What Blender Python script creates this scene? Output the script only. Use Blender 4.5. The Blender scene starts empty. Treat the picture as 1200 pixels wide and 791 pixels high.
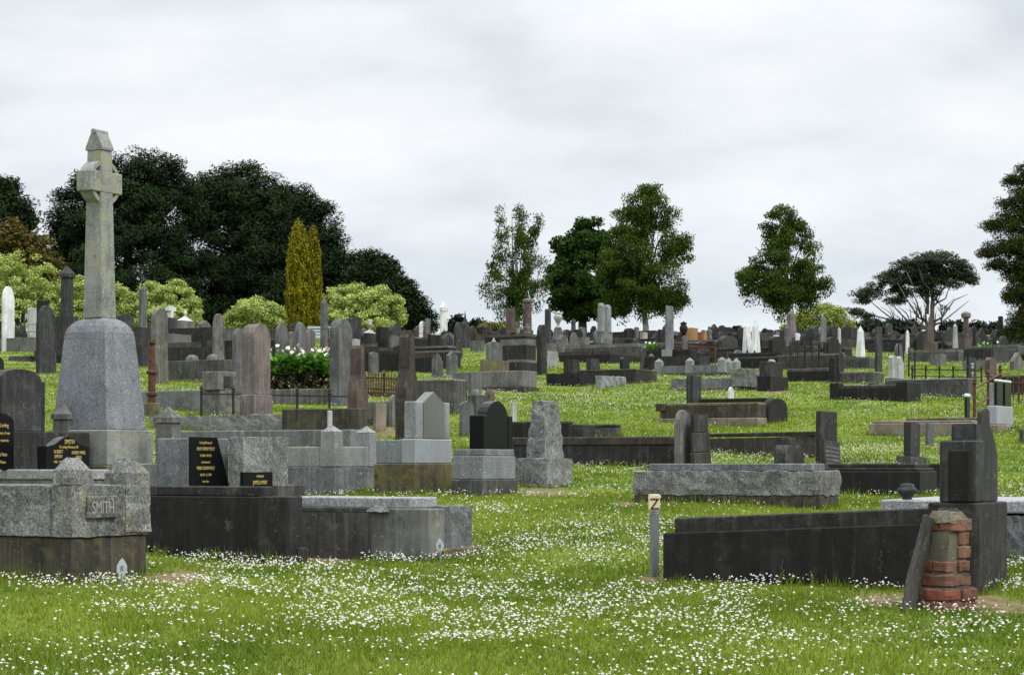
import bpy, bmesh, math, random
import numpy as np
from mathutils import Vector, Matrix, noise

random.seed(7); RNG = np.random.default_rng(11)
SC = bpy.context.scene; COL = SC.collection
F, HOR, CX, EYE = 2400.0, 545.0, 600.0, 1.55     # 72 mm lens; figures in pixels of the 1200 px wide photograph
R = math.radians

# ------------------------------------------------------------------ terrain
_D = np.array([-400, -30, 0, 5, 9.2, 12.6, 16, 20, 24, 30, 38, 48, 60, 75, 95, 115, 140, 160, 200, 260, 700.])
_Y = np.array([0, 0, 0, 0, 793, 690, 635, 594, 565, 523, 478, 451, 432, 418, 405, 396, 392.6, 396, 0, 0, 0.])
_Z = EYE + (HOR - _Y) / F * _D
_Z[0] = -1.0; _Z[1] = -.3; _Z[2] = 0.0; _Z[3] = .31; _Z[-3] = EYE + 10.4; _Z[-2] = EYE + 9.4; _Z[-1] = EYE + 8.0
_s = np.diff(_Z) / np.diff(_D)
_t = np.empty_like(_Z); _t[1:-1] = (_s[1:] + _s[:-1]) / 2; _t[0] = _s[0]; _t[-1] = _s[-1]

def G(x, y):
    x = np.asarray(x, float); y = np.asarray(y, float)
    i = np.clip(np.searchsorted(_D, y) - 1, 0, len(_D) - 2)
    h = _D[i + 1] - _D[i]; t = np.clip((y - _D[i]) / h, 0, 1)
    z = ((2*t**3 - 3*t**2 + 1) * _Z[i] + (t**3 - 2*t**2 + t) * h * _t[i] + (-2*t**3 + 3*t**2) * _Z[i + 1] + (t**3 - t**2) * h * _t[i + 1])
    fade = np.clip((y - 5) / 10, 0, 1)
    return z + fade * (.018*np.sin(.9*x + .37*y) + .014*np.sin(1.9*x - .8*y + 1.3) + .02*np.sin(.31*x + .22*y + 2))

def at(xp, yp):
    """the ground point seen in the photograph's pixel (xp, yp)"""
    d = np.linspace(8.5, 150, 6000)
    e = G((xp - CX) / F * d, d) - (EYE + (HOR - yp) / F * d)
    k = np.nonzero((e[:-1] < 0) & (e[1:] >= 0))[0]
    d0 = d[k[0]] if len(k) else 112.0
    return Vector(((xp - CX) / F * d0, d0, float(G((xp - CX) / F * d0, d0))))

def P(xp, yp, d):
    return Vector(((xp - CX) / F * d, d, EYE + (HOR - yp) / F * d))

# ------------------------------------------------------------------ materials
def newmat(name):
    m = bpy.data.materials.new(name); m.use_nodes = True
    nt = m.node_tree; nt.nodes.clear()
    out = nt.nodes.new('ShaderNodeOutputMaterial'); b = nt.nodes.new('ShaderNodeBsdfPrincipled')
    nt.links.new(b.outputs[0], out.inputs[0])
    return m, nt, b, out

def nd(nt, t, **kw):
    n = nt.nodes.new(t)
    for k, v in kw.items(): setattr(n, k, v)
    return n

def noise_node(nt, vec, scale, detail=4, rough=.6):
    n = nd(nt, 'ShaderNodeTexNoise'); n.inputs['Scale'].default_value = scale
    n.inputs['Detail'].default_value = detail; n.inputs['Roughness'].default_value = rough
    nt.links.new(vec, n.inputs['Vector']); return n.outputs[0]

def ramp(nt, fac, stops):
    r = nd(nt, 'ShaderNodeValToRGB'); e = r.color_ramp.elements
    while len(e) < len(stops): e.new(.5)
    for el, (p, c) in zip(e, stops):
        el.position = p; el.color = (c, c, c, 1) if isinstance(c, (int, float)) else (*c, 1)
    nt.links.new(fac, r.inputs[0]); return r.outputs[0]

def mix(nt, fac, a, b, mode='MIX'):
    m = nd(nt, 'ShaderNodeMix', data_type='RGBA', blend_type=mode)
    for s, v in ((m.inputs[0], fac), (m.inputs[6], a), (m.inputs[7], b)):
        if isinstance(v, (int, float)): s.default_value = v
        elif isinstance(v, tuple): s.default_value = (*v, 1)
        else: nt.links.new(v, s)
    return m.outputs[2]

def obj_coords(nt):
    tc = nd(nt, 'ShaderNodeTexCoord'); oi = nd(nt, 'ShaderNodeObjectInfo')
    mu = nd(nt, 'ShaderNodeMath', operation='MULTIPLY'); mu.inputs[1].default_value = 37.0
    nt.links.new(oi.outputs['Random'], mu.inputs[0])
    ad = nd(nt, 'ShaderNodeVectorMath', operation='ADD')
    nt.links.new(tc.outputs['Object'], ad.inputs[0]); nt.links.new(mu.outputs[0], ad.inputs[1])
    return ad.outputs[0]

def scaled(nt, vec, s):
    m = nd(nt, 'ShaderNodeVectorMath', operation='MULTIPLY'); m.inputs[1].default_value = s
    nt.links.new(vec, m.inputs[0]); return m.outputs[0]

def stone(name, base, dark, light=None, speck=0.0, sscale=75, streak=.4, moss=None, mossamt=.0, rough=.85, bump=.25, bscale=60, big=2.2, lich=.6):
    """weathered stone: large stains, vertical run marks, crystals, lichen"""
    m, nt, b, out = newmat(name); v = obj_coords(nt)
    n1 = noise_node(nt, v, big, 6, .65)
    c = mix(nt, ramp(nt, n1, [(.38, 0.), (.62, 1.)]), dark, base)
    if light:
        c = mix(nt, ramp(nt, noise_node(nt, v, big*2.7, 5, .7), [(.54, 0.), (.70, .75)]), c, light)
    if streak:
        sv = scaled(nt, v, (9, 9, .7))
        c = mix(nt, ramp(nt, noise_node(nt, sv, 1.6, 4, .6), [(.42, 0.), (.66, streak)]), c, tuple(x*.45 for x in dark))
        if light:
            sv2 = scaled(nt, v, (14, 14, .9))
            c = mix(nt, ramp(nt, noise_node(nt, sv2, 1.3, 3, .6), [(.55, 0.), (.70, streak*.9)]), c, light)
    if light and bump:
        c = mix(nt, ramp(nt, noise_node(nt, v, 32, 5, .7), [(.60, 0.), (.68, lich)]), c, tuple(min(.5, x*1.35 + .03) for x in light))
        c = mix(nt, ramp(nt, noise_node(nt, v, 5.5, 7, .72), [(.30, .65), (.44, 0.)]), c, tuple(x*.5 for x in dark))
    if speck:
        s1 = noise_node(nt, v, sscale, 2, .6)
        c = mix(nt, speck, c, ramp(nt, s1, [(.36, .02), (.47, .35), (.56, .5), (.68, 1.)]), 'OVERLAY')
    if moss:
        mv = noise_node(nt, v, 7, 7, .75)
        c = mix(nt, ramp(nt, mv, [(.62 - mossamt*.22, 0.), (.72 - mossamt*.16, .85)]), c, moss)
    nt.links.new(c, b.inputs['Base Color'])
    rr = ramp(nt, n1, [(.3, max(0, rough - .1)), (.7, min(1, rough + .08))]); nt.links.new(rr, b.inputs['Roughness'])
    b.inputs['Specular IOR Level'].default_value = .3
    if bump:
        bp = nd(nt, 'ShaderNodeBump'); bp.inputs['Strength'].default_value = bump; bp.inputs['Distance'].default_value = .012
        nt.links.new(noise_node(nt, v, bscale, 5, .7), bp.inputs['Height']); nt.links.new(bp.outputs[0], b.inputs['Normal'])
    return m

def flat(name, c, rough=.6, metal=0., var=.25, vscale=9, bump=0., spec=.35):
    m, nt, b, out = newmat(name); v = obj_coords(nt)
    n = noise_node(nt, v, vscale, 4, .6)
    nt.links.new(mix(nt, ramp(nt, n, [(.35, 0.), (.65, 1.)]), tuple(x*(1 - var) for x in c), c), b.inputs['Base Color'])
    b.inputs['Roughness'].default_value = rough; b.inputs['Metallic'].default_value = metal; b.inputs['Specular IOR Level'].default_value = spec
    if bump:
        bp = nd(nt, 'ShaderNodeBump'); bp.inputs['Strength'].default_value = bump; bp.inputs['Distance'].default_value = .01
        nt.links.new(noise_node(nt, v, 40, 5, .7), bp.inputs['Height']); nt.links.new(bp.outputs[0], b.inputs['Normal'])
    return m

LICH = (.30, .27, .13)
M = dict(
 gran_l=stone('pale granite', (0.258, 0.2623, 0.2623), (0.1806, 0.1849, 0.1849), (0.3268, 0.3268, 0.3225), speck=.42, sscale=95, streak=.25),
 gran_m=stone('grey granite', (0.1763, 0.1845, 0.1927), (0.0984, 0.1025, 0.1066), (0.246, 0.2501, 0.246), speck=.5, sscale=95, streak=.4),
 gran_d=stone('dark granite', (0.096, 0.1, 0.104), (0.048, 0.0504, 0.0528), (0.16, 0.16, 0.152), speck=.5, streak=.5),
 blue=stone('blue grey granite', (0.2068, 0.22, 0.2306), (0.1452, 0.1566, 0.1672), (0.264, 0.2728, 0.2772), speck=.5, sscale=80, streak=.25),
 rock=stone('rock faced granite', (0.225, 0.225, 0.2205), (0.1035, 0.1035, 0.1017), (0.333, 0.324, 0.306), speck=.6, streak=.3, moss=(.2, .19, .10), mossamt=.2, bump=1., bscale=20),
 rockm=stone('mossy rock granite', (0.2115, 0.2115, 0.198), (0.09, 0.09, 0.0837), (0.306, 0.297, 0.27), speck=.6, streak=.3, moss=(.17, .165, .085), mossamt=.35, bump=.7, bscale=28),
 crosst=stone('lichened cross stone', (.27, .275, .26), (.17, .175, .165), (.33, .33, .32), speck=.35, streak=.3, moss=(.27, .26, .16), mossamt=.62, bump=.3),
 dark=stone('black stained concrete', (.0165, .0150, .0140), (.0075, .0069, .0066), (.036, .032, .029), lich=.25, streak=.55, bump=.35, moss=(.10, .085, .05), mossamt=.0),
 darkm=stone('dark bluestone', (0.032, 0.0296, 0.028), (0.0136, 0.0128, 0.0124), (0.0736, 0.0672, 0.0608), streak=.6, bump=.35, moss=(.12, .11, .08), mossamt=.1),
 darkb=stone('brown stained concrete', (0.0561, 0.04675, 0.03825), (0.0238, 0.01955, 0.017), (0.1062, 0.08925, 0.07225), streak=.6, bump=.4, moss=(.12, .105, .04), mossamt=.2),
 mossc=stone('mossy concrete', (0.132, 0.116, 0.076), (0.052, 0.0448, 0.0296), (0.192, 0.168, 0.104), streak=.6, moss=(.15, .125, .03), mossamt=.7, bump=.4),
 mossd=stone('dark mossy concrete', (0.06375, 0.0561, 0.0408), (0.0238, 0.02125, 0.017), (0.1105, 0.09775, 0.06375), streak=.6, moss=(.10, .085, .03), mossamt=.4, bump=.4),
 conc=stone('grey concrete', (0.1599, 0.156, 0.1443), (0.0858, 0.0819, 0.0741), (0.2262, 0.2184, 0.2028), streak=.45, moss=LICH, mossamt=.1, bump=.3),
 concd=stone('stained concrete', (0.08625, 0.0825, 0.0765), (0.0375, 0.036, 0.03375), (0.1425, 0.135, 0.1237), streak=.6, moss=(.17, .15, .08), mossamt=.2, bump=.35),
 sand=stone('weathered sandstone', (0.1482, 0.1365, 0.1248), (0.0663, 0.06084, 0.05616), (0.234, 0.2184, 0.2028), streak=.6, moss=(.23, .2, .13), mossamt=.1, bump=.25),
 sandp=stone('pinkish sandstone', (0.1927, 0.1558, 0.1435), (0.1066, 0.0861, 0.07954), (0.2542, 0.2214, 0.205), streak=.55, bump=.25),
 brown=stone('brown stone', (0.1125, 0.07875, 0.06375), (0.05625, 0.03975, 0.03375), (0.165, 0.12, 0.0975), streak=.6, bump=.25),
 greyd=stone('dark grey headstone', (0.04524, 0.04368, 0.04446), (0.02028, 0.0195, 0.02028), (0.0936, 0.09126, 0.0897), streak=.6, bump=.25, moss=(.15, .15, .11), mossamt=.1),
 greym=stone('mid grey headstone', (0.117, 0.1186, 0.1209), (0.0624, 0.0624, 0.06396), (0.1872, 0.1872, 0.1872), streak=.5, bump=.2),
 white=stone('white marble', (.68, .68, .68), (.48, .48, .48), (.75, .75, .74), streak=.35, rough=.5, bump=.05),
 pale=stone('pale marble', (0.3825, 0.3825, 0.374), (0.2295, 0.2295, 0.2253), (0.493, 0.4845, 0.476), streak=.4, rough=.6, bump=.1),
 tan=stone('tan concrete', (0.225, 0.1875, 0.1425), (0.1275, 0.1013, 0.075), (0.3, 0.2625, 0.21), streak=.3, moss=(.22, .18, .1), mossamt=.2, bump=.3),
 tablet=stone('grey green tablet', (0.1318, 0.136, 0.1232), (0.1148, 0.119, 0.108), None, streak=.12, rough=.45, bump=.03),
 smooth=stone('smooth grey granite', (.30, .32, .34), (.25, .265, .285), None, speck=.2, sscale=110, streak=.15, rough=.4, bump=.03),
 ledger=stone('ledger granite', (0.306, 0.306, 0.3105), (0.216, 0.216, 0.2205), (0.378, 0.369, 0.369), speck=.5, streak=.12, rough=.55, bump=.12),
 black=flat('polished black granite', (.006, .006, .007), rough=.3, var=.3, spec=.16),
 blackm=flat('black granite', (.012, .012, .013), rough=.4, var=.4, spec=.2),
 orange=stone('orange stone', (.35, .19, .085), (.2, .11, .055), None, streak=.3),
 rust=flat('rusty iron', (.115, .05, .03), rough=.9, var=.6, vscale=14, bump=.3),
 iron=flat('dark iron', (.022, .019, .018), rough=.8, var=.5, bump=.2),
 gold=flat('gold lettering', (.55, .42, .14), rough=.45, metal=.3, var=.1),
 wlet=flat('white lettering', (.65, .65, .63), rough=.6, var=.1),
 dlet=flat('black paint', (.012, .012, .012), rough=.6, var=.1),
 cut=flat('pale cut letters', (.31, .305, .295), rough=.8, var=.2),
 wpaint=flat('white paint', (.72, .72, .70), rough=.5, var=.1),
 cream=flat('cream paint', (.62, .53, .36), rough=.6, var=.12),
 zinc=flat('galvanised steel', (.20, .21, .235), rough=.5, metal=.35, var=.25),
 slate=stone('slate plank', (.075, .07, .062), (.035, .033, .03), (.12, .11, .095), streak=.4, moss=(.14, .12, .05), mossamt=.2, bump=.4),
 bench=flat('pale blue paint', (.35, .43, .46), rough=.6, var=.15),
 redpl=flat('red plastic', (.5, .02, .03), rough=.4, var=.1),
 gravel=stone('red brown gravel', (.17, .085, .06), (.08, .045, .035), (.24, .15, .11), streak=0, big=20, bump=.8),
 mortar=stone('mortar', (.15, .13, .10), (.06, .052, .038), (.22, .20, .165), streak=0, moss=(.12, .115, .04), mossamt=.5, bump=.7),
)

def brick_mat():
    m, nt, b, out = newmat('old brick'); v = obj_coords(nt)
    ge = nd(nt, 'ShaderNodeNewGeometry')
    c = ramp(nt, ge.outputs['Random Per Island'], [(0., (.085, .045, .03)), (.3, (.17, .042, .027)), (.55, (.22, .055, .032)), (.75, (.14, .06, .038)), (1., (.19, .085, .05))])
    c = mix(nt, ramp(nt, noise_node(nt, v, 30, 6, .7), [(.45, 0.), (.65, .6)]), c, (.075, .055, .035))
    c = mix(nt, ramp(nt, noise_node(nt, v, 14, 6, .75), [(.57, 0.), (.69, .65)]), c, (.17, .14, .06))
    nt.links.new(c, b.inputs['Base Color']); b.inputs['Roughness'].default_value = .95
    bp = nd(nt, 'ShaderNodeBump'); bp.inputs['Strength'].default_value = .7; bp.inputs['Distance'].default_value = .012
    nt.links.new(noise_node(nt, v, 70, 5, .75), bp.inputs['Height']); nt.links.new(bp.outputs[0], b.inputs['Normal'])
    return m
M['brick'] = brick_mat()

def leaf_mat(name, c1, c2, c3=None, trans=.25, nscale=.8, rough=.6, vv=(.65, 1.3)):
    m, nt, b, out = newmat(name)
    tc = nd(nt, 'ShaderNodeTexCoord'); ge = nd(nt, 'ShaderNodeNewGeometry')
    c = mix(nt, ramp(nt, noise_node(nt, tc.outputs['Object'], nscale, 4, .6), [(.38, 0.), (.62, 1.)]), c1, c2)
    if c3: c = mix(nt, ramp(nt, ge.outputs['Random Per Island'], [(.5, 0.), (1., .9)]), c, c3)
    hs = nd(nt, 'ShaderNodeHueSaturation'); mr = nd(nt, 'ShaderNodeMapRange')
    mr.inputs['To Min'].default_value = vv[0]; mr.inputs['To Max'].default_value = vv[1]
    nt.links.new(ge.outputs['Random Per Island'], mr.inputs[0]); nt.links.new(mr.outputs[0], hs.inputs['Value']); nt.links.new(c, hs.inputs['Color'])
    nt.links.new(hs.outputs[0], b.inputs['Base Color']); b.inputs['Roughness'].default_value = rough
    b.inputs['Specular IOR Level'].default_value = .06
    if trans:
        tr = nd(nt, 'ShaderNodeBsdfTranslucent'); nt.links.new(hs.outputs[0], tr.inputs[0])
        ms = nd(nt, 'ShaderNodeMixShader'); ms.inputs[0].default_value = trans
        nt.links.new(b.outputs[0], ms.inputs[1]); nt.links.new(tr.outputs[0], ms.inputs[2]); nt.links.new(ms.outputs[0], out.inputs[0])
    return m
L = dict(
 pine=leaf_mat('pine needles', (.011, .021, .0095), (.026, .044, .0155), trans=.05, vv=(.85, 1.15), rough=.9, nscale=.5),
 olive=leaf_mat('olive shrub leaves', (.060, .055, .012), (.095, .075, .016), trans=.15, nscale=.6),
 paleg=leaf_mat('pale variegated leaves', (.25, .33, .065), (.40, .46, .12), (.50, .53, .21), trans=.3, nscale=.9),
 cypress=leaf_mat('golden cypress leaves', (.10, .098, .007), (.235, .21, .011), (.25, .215, .012), trans=.1, nscale=2.5),
 birch=leaf_mat('birch leaves', (.038, .070, .010), (.072, .122, .017), trans=.4, nscale=.6),
 maple=leaf_mat('maple leaves', (.022, .052, .009), (.042, .085, .014), trans=.25, nscale=.7),
 dome=leaf_mat('bright bush leaves', (.12, .16, .022), (.24, .28, .045), (.29, .31, .07), trans=.2, nscale=1.2),
 gum=leaf_mat('gum leaves', (.024, .034, .017), (.048, .060, .030), trans=.15, nscale=.5),
 conif=leaf_mat('bronze conifer needles', (.016, .029, .006), (.040, .050, .010), (.060, .055, .011), trans=.1, nscale=1.4),
 far=leaf_mat('far tree leaves', (.016, .024, .016), (.028, .038, .024), trans=.05, nscale=.5),
 hedge=leaf_mat('yellow hedge leaves', (.16, .16, .035), (.23, .21, .06), trans=.15),
 calla=leaf_mat('lily leaves', (.06, .18, .015), (.13, .30, .03), trans=.25, nscale=3, rough=.4),
 dead=leaf_mat('dark dry stems', (.022, .025, .012), (.055, .038, .02), trans=.05, nscale=3),
)
M['lilywhite'] = flat('cream lily white', (.70, .68, .58), rough=.6, var=.1)
M['bark'] = stone('bark', (.075, .06, .048), (.035, .028, .023), None, streak=.4, bump=.6)
M['birchbark'] = stone('birch bark', (.52, .51, .48), (.09, .085, .08), (.6, .59, .57), streak=.2, bump=.3, big=5)
M['gumbark'] = stone('gum bark', (.13, .115, .105), (.06, .05, .047), (.20, .18, .165), streak=.3, bump=.2)

# ------------------------------------------------------------------ mesh and object helpers
PLACED = []; FOOT = []
def tag(o, label=None, cat=None, group=None, kind=None):
    for k, v in (('label', label), ('category', cat), ('group', group), ('kind', kind)):
        if v: o[k] = v
    return o

def link(name, me, mat, parent=None):
    o = bpy.data.objects.new(name, me); COL.objects.link(o)
    if mat: me.materials.append(mat)
    if parent: o.parent = parent
    return o

def bm_obj(name, bm, mat, parent=None, smooth=False):
    bmesh.ops.recalc_face_normals(bm, faces=bm.faces)
    me = bpy.data.meshes.new(name); bm.to_mesh(me); bm.free()
    if smooth:
        for p in me.polygons: p.use_smooth = True
    return link(name, me, mat, parent)

def empty(name, loc, rz=0):
    o = bpy.data.objects.new(name, None); COL.objects.link(o); o.location = loc; o.rotation_euler = (0, 0, rz); o.empty_display_size = .2
    return o

def faces_mesh(name, V, mat, parent=None):
    """V (n, k, 3): n separate k-gons"""
    n, k = V.shape[:2]
    me = bpy.data.meshes.new(name)
    me.vertices.add(n*k); me.vertices.foreach_set('co', np.ascontiguousarray(V, np.float32).ravel())
    me.loops.add(n*k); me.loops.foreach_set('vertex_index', np.arange(n*k, dtype=np.int32))
    me.polygons.add(n); me.polygons.foreach_set('loop_start', np.arange(0, n*k, k, dtype=np.int32))
    me.update(calc_edges=True); me.validate()
    return link(name, me, mat, parent)

def add_box(bm, x0, x1, y0, y1, z0, z1, ztop=None, bev=0.):
    """ztop: heights of the top corners (x0y0, x1y0, x1y1, x0y1)"""
    t = ztop or (z1,)*4
    v = [bm.verts.new(p) for p in ((x0, y0, z0), (x1, y0, z0), (x1, y1, z0), (x0, y1, z0), (x0, y0, t[0]), (x1, y0, t[1]), (x1, y1, t[2]), (x0, y1, t[3]))]
    fs = [bm.faces.new([v[i] for i in q]) for q in ((3, 2, 1, 0), (4, 5, 6, 7), (0, 1, 5, 4), (1, 2, 6, 5), (2, 3, 7, 6), (3, 0, 4, 7))]
    if bev:
        es = list({e for f in fs for e in f.edges})
        bmesh.ops.bevel(bm, geom=es, offset=bev, segments=1, affect='EDGES')
    return v

def add_frustum(bm, b, t, z0, z1):
    """b, t = (x0,x1,y0,y1) of bottom and top"""
    v = [bm.verts.new(p) for p in ((b[0], b[2], z0), (b[1], b[2], z0), (b[1], b[3], z0), (b[0], b[3], z0), (t[0], t[2], z1), (t[1], t[2], z1), (t[1], t[3], z1), (t[0], t[3], z1))]
    for q in ((3, 2, 1, 0), (4, 5, 6, 7), (0, 1, 5, 4), (1, 2, 6, 5), (2, 3, 7, 6), (3, 0, 4, 7)): bm.faces.new([v[i] for i in q])
    return v

def rough_up(bm, cell, amp, seed, skip_bottom=True):
    """cut into cells of about `cell` metres and knock the surface about"""
    for _ in range(6):
        es = [e for e in bm.edges if e.calc_length() > cell*1.5]
        if not es: break
        bmesh.ops.subdivide_edges(bm, edges=es, cuts=1, use_grid_fill=True)
        if len(bm.verts) > 9000: break
    bmesh.ops.triangulate(bm, faces=bm.faces)
    bm.normal_update(); off = Vector((seed*3.1, seed*1.7, seed*.9))
    mv = []
    for v in bm.verts:
        n1 = noise.noise(v.co*9 + off); n2 = noise.noise(v.co*24 + off); n3 = noise.noise(v.co*4 + off)
        mv.append((v, v.normal*amp*(n1*.8 + n2*.6 + n3*.5 - .1)))
    for v, d in mv: v.co += d

def tube(bm, pts, rad, n=8, cap=True):
    rings = []
    for i, p in enumerate(pts):
        a = pts[max(0, i-1)]; b = pts[min(len(pts)-1, i+1)]
        d = (b - a).normalized(); s = d.cross(Vector((.3, .9, .2))).normalized(); t = d.cross(s)
        r = rad[i] if hasattr(rad, '__len__') else rad
        rings.append([bm.verts.new(p + (s*math.cos(q*2*math.pi/n) + t*math.sin(q*2*math.pi/n))*r) for q in range(n)])
    for a, b in zip(rings, rings[1:]):
        for q in range(n): bm.faces.new((a[q], a[(q+1) % n], b[(q+1) % n], b[q]))
    if cap: bm.faces.new(rings[-1]); bm.faces.new(rings[0][::-1])

def lathe(bm, prof, cx, cy, n=16):
    rings = [[bm.verts.new((cx + r*math.cos(q*2*math.pi/n), cy + r*math.sin(q*2*math.pi/n), z)) for q in range(n)] for r, z in prof]
    for a, b in zip(rings, rings[1:]):
        for q in range(n): bm.faces.new((a[q], a[(q+1) % n], b[(q+1) % n], b[q]))
    bm.faces.new(rings[-1]); bm.faces.new(rings[0][::-1])

def profile(kind, w, h):
    """outline of an upright tablet, from the bottom left round to the bottom right"""
    a = w/2; pts = []
    def arc(cx, cz, rx, rz, t0, t1, n):
        return [(cx + rx*math.cos(R(t0 + (t1 - t0)*i/n)), cz + rz*math.sin(R(t0 + (t1 - t0)*i/n))) for i in range(n+1)]
    if kind == 'round':
        rz = min(a, h*.45); top = arc(0, h - rz, a, rz, 180, 0, 12)
    elif kind == 'seg':
        rz = min(a*.35, h*.2); top = arc(0, h - rz, a, rz, 180, 0, 10)
    elif kind == 'gothic':
        rz = min(w*1.0, h*.45); z0 = h - rz
        top = [(-a + w*.5*(1 - math.cos(R(90*i/7))) , z0 + rz*math.sin(R(90*i/7))) for i in range(8)]
        top = top + [(-x, z) for x, z in top[-2::-1]]
    elif kind == 'gable':
        top = [(-a, h - w*.28), (0, h), (a, h - w*.28)]
    elif kind == 'shoulder':
        s = w*.16; z0 = h*.74; rz = min(a - s, h*.2)
        top = [(-a, z0), (-a + s, z0 + s*.2)] + arc(0, h - rz, a - s, rz, 180, 0, 10) + [(a - s, z0 + s*.2), (a, z0)]
    elif kind == 'ogee':
        n = 18; rise = min(w*.2, h*.3)
        top = [(-a + w*i/n, h - rise + rise*math.sin(max(0, min(1, (i/n - .12)/.76))*math.pi)**1.6) for i in range(n+1)]
    elif kind == 'bottle':
        z0 = h*.52; z1 = h*.72; k = .40
        top = [(-a, z0 - h*.04)] + [(-a + (a - a*k)*(1 - math.cos(R(90*i/5)))**.9, z0 + (z1 - z0)*(i/5)) for i in range(6)]
        top += [(-a*k, h*.97), (-a*k*.6, h)]
        top = top + [(-x, z) for x, z in top[::-1]]
    elif kind == 'step':
        top = [(-a, h*.78), (-a*.62, h*.78), (-a*.62, h), (a*.25, h), (a*.25, h*.9), (a*.62, h*.88), (a*.62, h*.72), (a, h*.70)]
    elif kind == 'tomb':
        top = [(-a, h), (a*.30, h), (a*.32, h*.93), (a*.55, h*.90), (a*.57, h*.82), (a*.8, h*.78), (a*.82, h*.66), (a, h*.6)]
    elif kind == 'slant':
        top = [(-a, h), (a*.4, h)]
    else:
        top = [(-a, h), (a, h)]
    return [(-a, 0)] + top + [(a, 0)]

def add_profile(bm, kind, x0, x1, y0, y1, z0, h, side='R', bev=0.):
    w = (x1 - x0) if side == 'R' else (y1 - y0)
    pr = profile(kind, w, h); cx, cy = (x0 + x1)/2, (y0 + y1)/2
    if side == 'R':
        A = [bm.verts.new((cx + t, y0, z0 + z)) for t, z in pr]; B = [bm.verts.new((cx + t, y1, z0 + z)) for t, z in pr]
    else:
        A = [bm.verts.new((x0, cy - t, z0 + z)) for t, z in pr]; B = [bm.verts.new((x1, cy - t, z0 + z)) for t, z in pr]
    f1 = bm.faces.new(A); f2 = bm.faces.new(B[::-1]); n = len(A)
    for i in range(n): bm.faces.new((A[i], B[i], B[(i+1) % n], A[(i+1) % n]))
    if bev:
        es = [e for e in list(f1.edges) + list(f2.edges)]
        try: bmesh.ops.bevel(bm, geom=es, offset=bev, segments=2, affect='EDGES')
        except Exception: pass

# ------------------------------------------------------------------ monuments: stacked tiers on a footprint read off the photograph
def T(name, shape, h, mat, ins=0, fr=None, at=None, out=0, **kw):
    return dict(name=name, shape=shape, h=h, mat=mat, ins=ins, fr=fr, at=at, **kw)

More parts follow.
